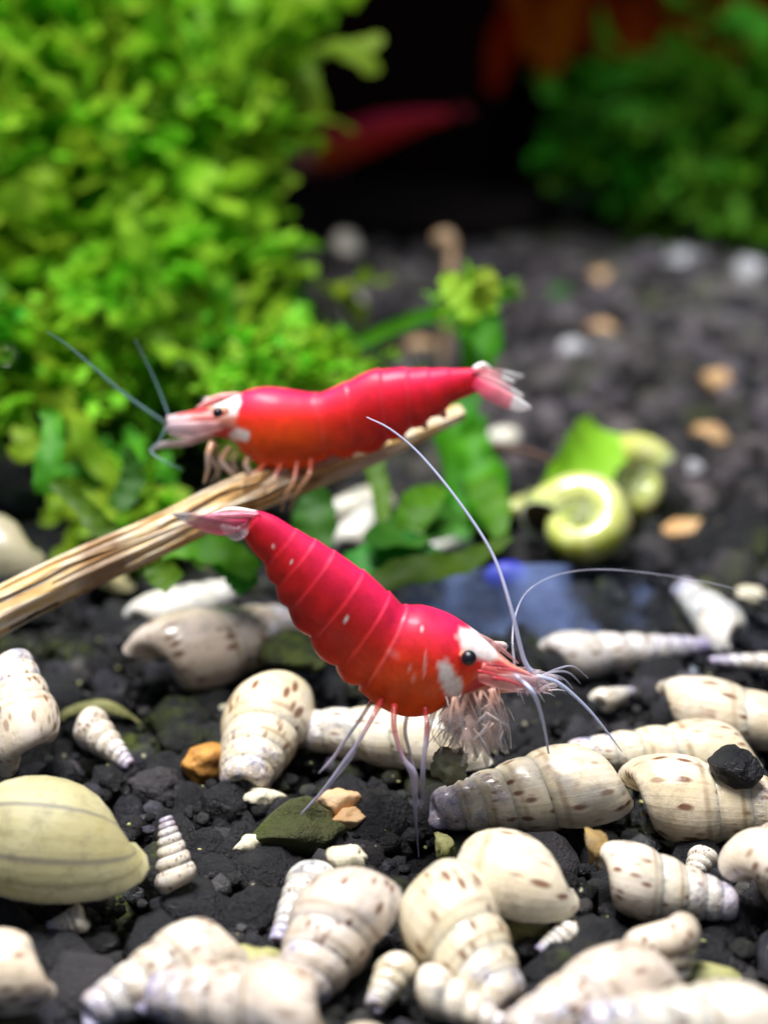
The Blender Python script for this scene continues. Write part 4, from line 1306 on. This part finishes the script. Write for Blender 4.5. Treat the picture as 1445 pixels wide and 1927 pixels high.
moss('water_moss', 'dim blurred green moss bush far back at the right', bC,
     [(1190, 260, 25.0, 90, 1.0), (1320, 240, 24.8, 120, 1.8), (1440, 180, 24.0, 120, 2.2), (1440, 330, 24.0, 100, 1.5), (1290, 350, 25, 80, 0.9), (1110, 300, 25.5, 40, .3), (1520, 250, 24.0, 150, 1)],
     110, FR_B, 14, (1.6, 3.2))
moss('water_moss', 'small bright moss tuft spreading behind the rear shrimp\'s back', ground(560, 760, 0.0),
     [(470, 690, 12.6, 60, 1), (560, 690, 12.8, 50, 1), (660, 660, 13.2, 45, 0.7), (740, 620, 13.6, 40, 0.5)], 34, FR_A, 19, (0.5, 0.8))


moss('water_moss', 'bright lobed tuft on the strap plant behind the rear shrimp\'s tail', ground(890, 700, 0.0),
     [(870, 545, 13.4, 34, 1), (915, 540, 13.4, 26, 1), (830, 600, 13.6, 24, 0.5)], 12, FR_A, 23, (0.35, 0.6))


def leaf(root, origin, pts, wpx, mat='leaf', name='leaf', cup=0.2, ruffle=0.15, ref=(0, -0.9, 0.45), n=22):
    P = np.array([at(*p) for p in pts])
    v, f = ribbon(P, np.array(wpx, float) * K * np.array([p[2] for p in pts]), ref, n, 6, cup, ruffle, pts[0][0] * 0.1)
    return link(name, mesh(name, shift(v, origin), f, M[mat]), root)


# strap plant in the middle, behind the rear shrimp's tail
op = ground(885, 990, 0.0)
sp = empty('strap_leaf_plant', op)
tag(sp, 'green strap leaved plant rising behind the rear shrimp\'s tail', 'water plant')
leaf(sp, op, [(840, 1000, 12.6), (868, 900, 12.9), (850, 800, 13.0), (885, 720, 13.1), (905, 640, 13.2), (900, 560, 13.2), (912, 505, 13.2)], (44, 30, 44, 26, 40, 28, 12), cup=0.5, ruffle=0.5)
leaf(sp, op, [(900, 1000, 12.4), (915, 920, 12.6), (890, 850, 12.8), (900, 780, 12.9)], (30, 40, 36, 12), cup=0.4, ruffle=0.4)
leaf(sp, op, [(895, 600, 12.7), (870, 560, 12.7), (848, 535, 12.7), (830, 520, 12.7)], (22, 30, 26, 12), 'leaf_bright')
leaf(sp, op, [(900, 580, 12.7), (915, 540, 12.6), (908, 505, 12.6)], (20, 26, 14), 'leaf_bright')
leaf(sp, op, [(890, 590, 12.9), (820, 590, 13.2), (750, 612, 13.4), (690, 640, 13.6), (620, 670, 13.6)], (16, 16, 15, 15, 8))
leaf(sp, op, [(905, 570, 12.9), (945, 552, 13.0), (975, 556, 13.1)], (10, 15, 6))
leaf(sp, op, [(900, 900, 12.3), (930, 960, 12.0), (940, 1020, 11.8)], (30, 30, 10))
leaf(sp, op, [(860, 960, 12.0), (800, 990, 11.6), (740, 1010, 11.3), (690, 1020, 11.1)], (30, 50, 44, 15), 'leaf_cool', ref=(0, -0.5, 0.8))

# leafy creeper on the ground between the two shrimp
oc = ground(640, 1060, 0.0)
cp = empty('creeping_plant', oc)
tag(cp, 'low broad leaved green plant between the two shrimp', 'water plant')
leaf(cp, oc, [(560, 1060, 11.4), (590, 1000, 11.4), (590, 940, 11.5), (570, 915, 11.5)], (30, 42, 34, 10), 'leaf_cool')
leaf(cp, oc, [(640, 1090, 11.2), (700, 1060, 11.2), (760, 1040, 11.3), (830, 1050, 11.3)], (30, 44, 40, 14), 'leaf_cool', ref=(0, -0.5, 0.85))
leaf(cp, oc, [(700, 1100, 11.0), (780, 1075, 11.0), (870, 1060, 11.1), (960, 1010, 11.3)], (26, 34, 26, 10), 'leaf', ref=(0, -0.5, 0.85))
leaf(cp, oc, [(480, 1080, 10.6), (420, 1040, 10.6), (350, 1030, 10.7), (300, 1045, 10.7)], (24, 32, 26, 8), 'leaf', ref=(0, -0.6, 0.8))
leaf(cp, oc, [(330, 1100, 10.5), (300, 1075, 10.6), (290, 1050, 10.6)], (26, 28, 10), 'leaf', ref=(0, -0.8, 0.6))
leaf(cp, oc, [(470, 1110, 10.6), (440, 1075, 10.6), (400, 1062, 10.6)], (26, 30, 10), 'leaf_cool', ref=(0, -0.6, 0.8))
leaf(cp, oc, [(720, 980, 11.4), (716, 920, 11.6), (706, 880, 11.7), (716, 840, 11.8)], (14, 18, 18, 8), 'leaf')
leaf(cp, oc, [(770, 1000, 11.4), (790, 950, 11.5), (830, 920, 11.7)], (26, 36, 14), 'leaf', ref=(0, -0.7, 0.6))

# ribbons in the shade at the left
ol = ground(120, 990, 0.0)
lp = empty('ribbon_leaf_plant', ol)
tag(lp, 'dark corner plant with upright green ribbon leaves left of the rear shrimp', 'water plant')
leaf(lp, ol, [(90, 930, 11.0), (92, 880, 11.0), (100, 830, 11.1), (98, 785, 11.2), (75, 775, 11.2)], (24, 28, 22, 18, 8), 'leaf')
leaf(lp, ol, [(100, 905, 10.9), (150, 945, 10.8), (190, 990, 10.7), (225, 995, 10.7)], (12, 17, 22, 8), 'leaf')
leaf(lp, ol, [(220, 960, 11.4), (250, 900, 11.5), (240, 840, 11.5)], (20, 24, 8), 'leaf_cool')

# leaf lying over the coiled shells
ob = ground(1115, 900, 0.5)
lf = empty('loose_leaf', ob)
tag(lf, 'bright lime leaf draped over the green coiled shells', 'leaf')
dl = depth_of(ob) - 0.35
leaf(lf, ob, [(1020, 955, dl - 0.1), (1060, 905, dl), (1100, 866, dl + 0.1), (1118, 836, dl + 0.25), (1130, 806, dl + 0.4)], (22, 42, 58, 56, 34), 'leaf_bright', 'blade', 0.35, 0.12, (0.2, -0.9, 0.45))

# round bright leaflet and tan stem further back
orl = ground(555, 690, 0.0)
rl_ = empty('round_leaf', orl)
tag(rl_, 'single bright round leaflet behind the rear shrimp', 'leaf')
leaf(rl_, orl, [(555, 690, 14.0), (556, 665, 14.0), (556, 640, 14.0), (553, 612, 14.0)], (3, 24, 32, 16), 'leaf_bright', 'blade')
ts_o = ground(830, 690, 0.0)
P = np.array([at(834, 690, 18.6), at(840, 600, 18.6), at(846, 520, 18.7), at(850, 475, 18.8), at(838, 450, 18.8), at(815, 450, 18.8)])
V, F, _ = sweep(P, [0.045, 0.05, 0.055, 0.07, 0.12, 0.05], None, (0, -1, 0), 40, 12)
tag(link('bent_stem', mesh('bent_stem', shift(V, ts_o), F, M['tan_stem']), origin=tuple(ts_o)), 'blurred tan stem with a bent top behind the strap plant', 'stem')
# thin root by the strap plant
P = np.array([at(925, 840, 12.6), at(990, 850, 12.6), at(1040, 868, 12.6)])
V, F, _ = sweep(P, [0.03, 0.035, 0.02], None, (0, -1, 0), 20, 8)
ro = P[0]
tag(link('root', mesh('root', shift(V, ro), F, M['root']), origin=tuple(ro)), 'thin brown root below the small white round shell', 'root')

# red plant against the back wall, top right
orp = np.array([8.0, 27.0, 0.3])
rp = empty('red_plant', orp)
tag(rp, 'dim red brown plant against the dark back wall at the top right', 'water plant')
rr_ = random.Random(8)
for k_ in range(16):
    x0, y0 = 960 + k_ * 34 + rr_.uniform(-25, 25), rr_.uniform(-60, 30)
    leaf(rp, orp, [(x0 + rr_.uniform(-30, 30), y0 + 150, 26.5), (x0, y0 + 50, 26.4), (x0 + rr_.uniform(-30, 30), y0 - 20, 26.3)], (14, 30, 8), 'red_leaf')

# bubbles
for px_, py_, d_, r_, lb in ((785, 690, 12.4, 0.055, 'tiny air bubble above the rear shrimp\'s back'), (12, 668, 11.2, 0.075, 'air bubble on the moss at the left edge'), (462, 655, 12.8, 0.09, 'air bubble glinting on the moss behind the rear shrimp')):
    v, f = ICO[3]
    tag(link('bubble', mesh('bubble', v * r_, f, M['bubble']), origin=tuple(at(px_, py_, d_))), lb, 'bubble', 'air bubbles')

# fine pale detritus lying on the soil: uncountable
rd = random.Random(21)
parts = []
for k_ in range(170):
    px_, py_ = rd.uniform(-60, 1500), rd.uniform(1120, 1925)
    p = ground(px_, py_, rd.uniform(0.02, 0.14))
    v, f = ICO[1]
    r_ = rd.uniform(0.005, 0.016) * (1 if rd.random() < 0.8 else 1.8)
    sq = np.array([rd.uniform(0.6, 1.8), rd.uniform(0.6, 1.4), 0.5])
    vv = np.array([q * (1 + 0.5 * noise.noise(Vector(q) * 2 + Vector((k_, 0, 0)))) for q in v]) * r_ * sq
    R_ = np.array(Matrix.Rotation(rd.uniform(0, 6.28), 3, 'Z') @ Matrix.Rotation(rd.uniform(-0.6, 0.6), 3, 'X'))
    parts.append((vv @ R_.T + p, f))
V, F, _ = join(parts)
tag(link('debris', mesh('debris', V, F, M['chip_green'])), 'pale crumbs of detritus scattered over the soil', 'debris', kind='stuff')
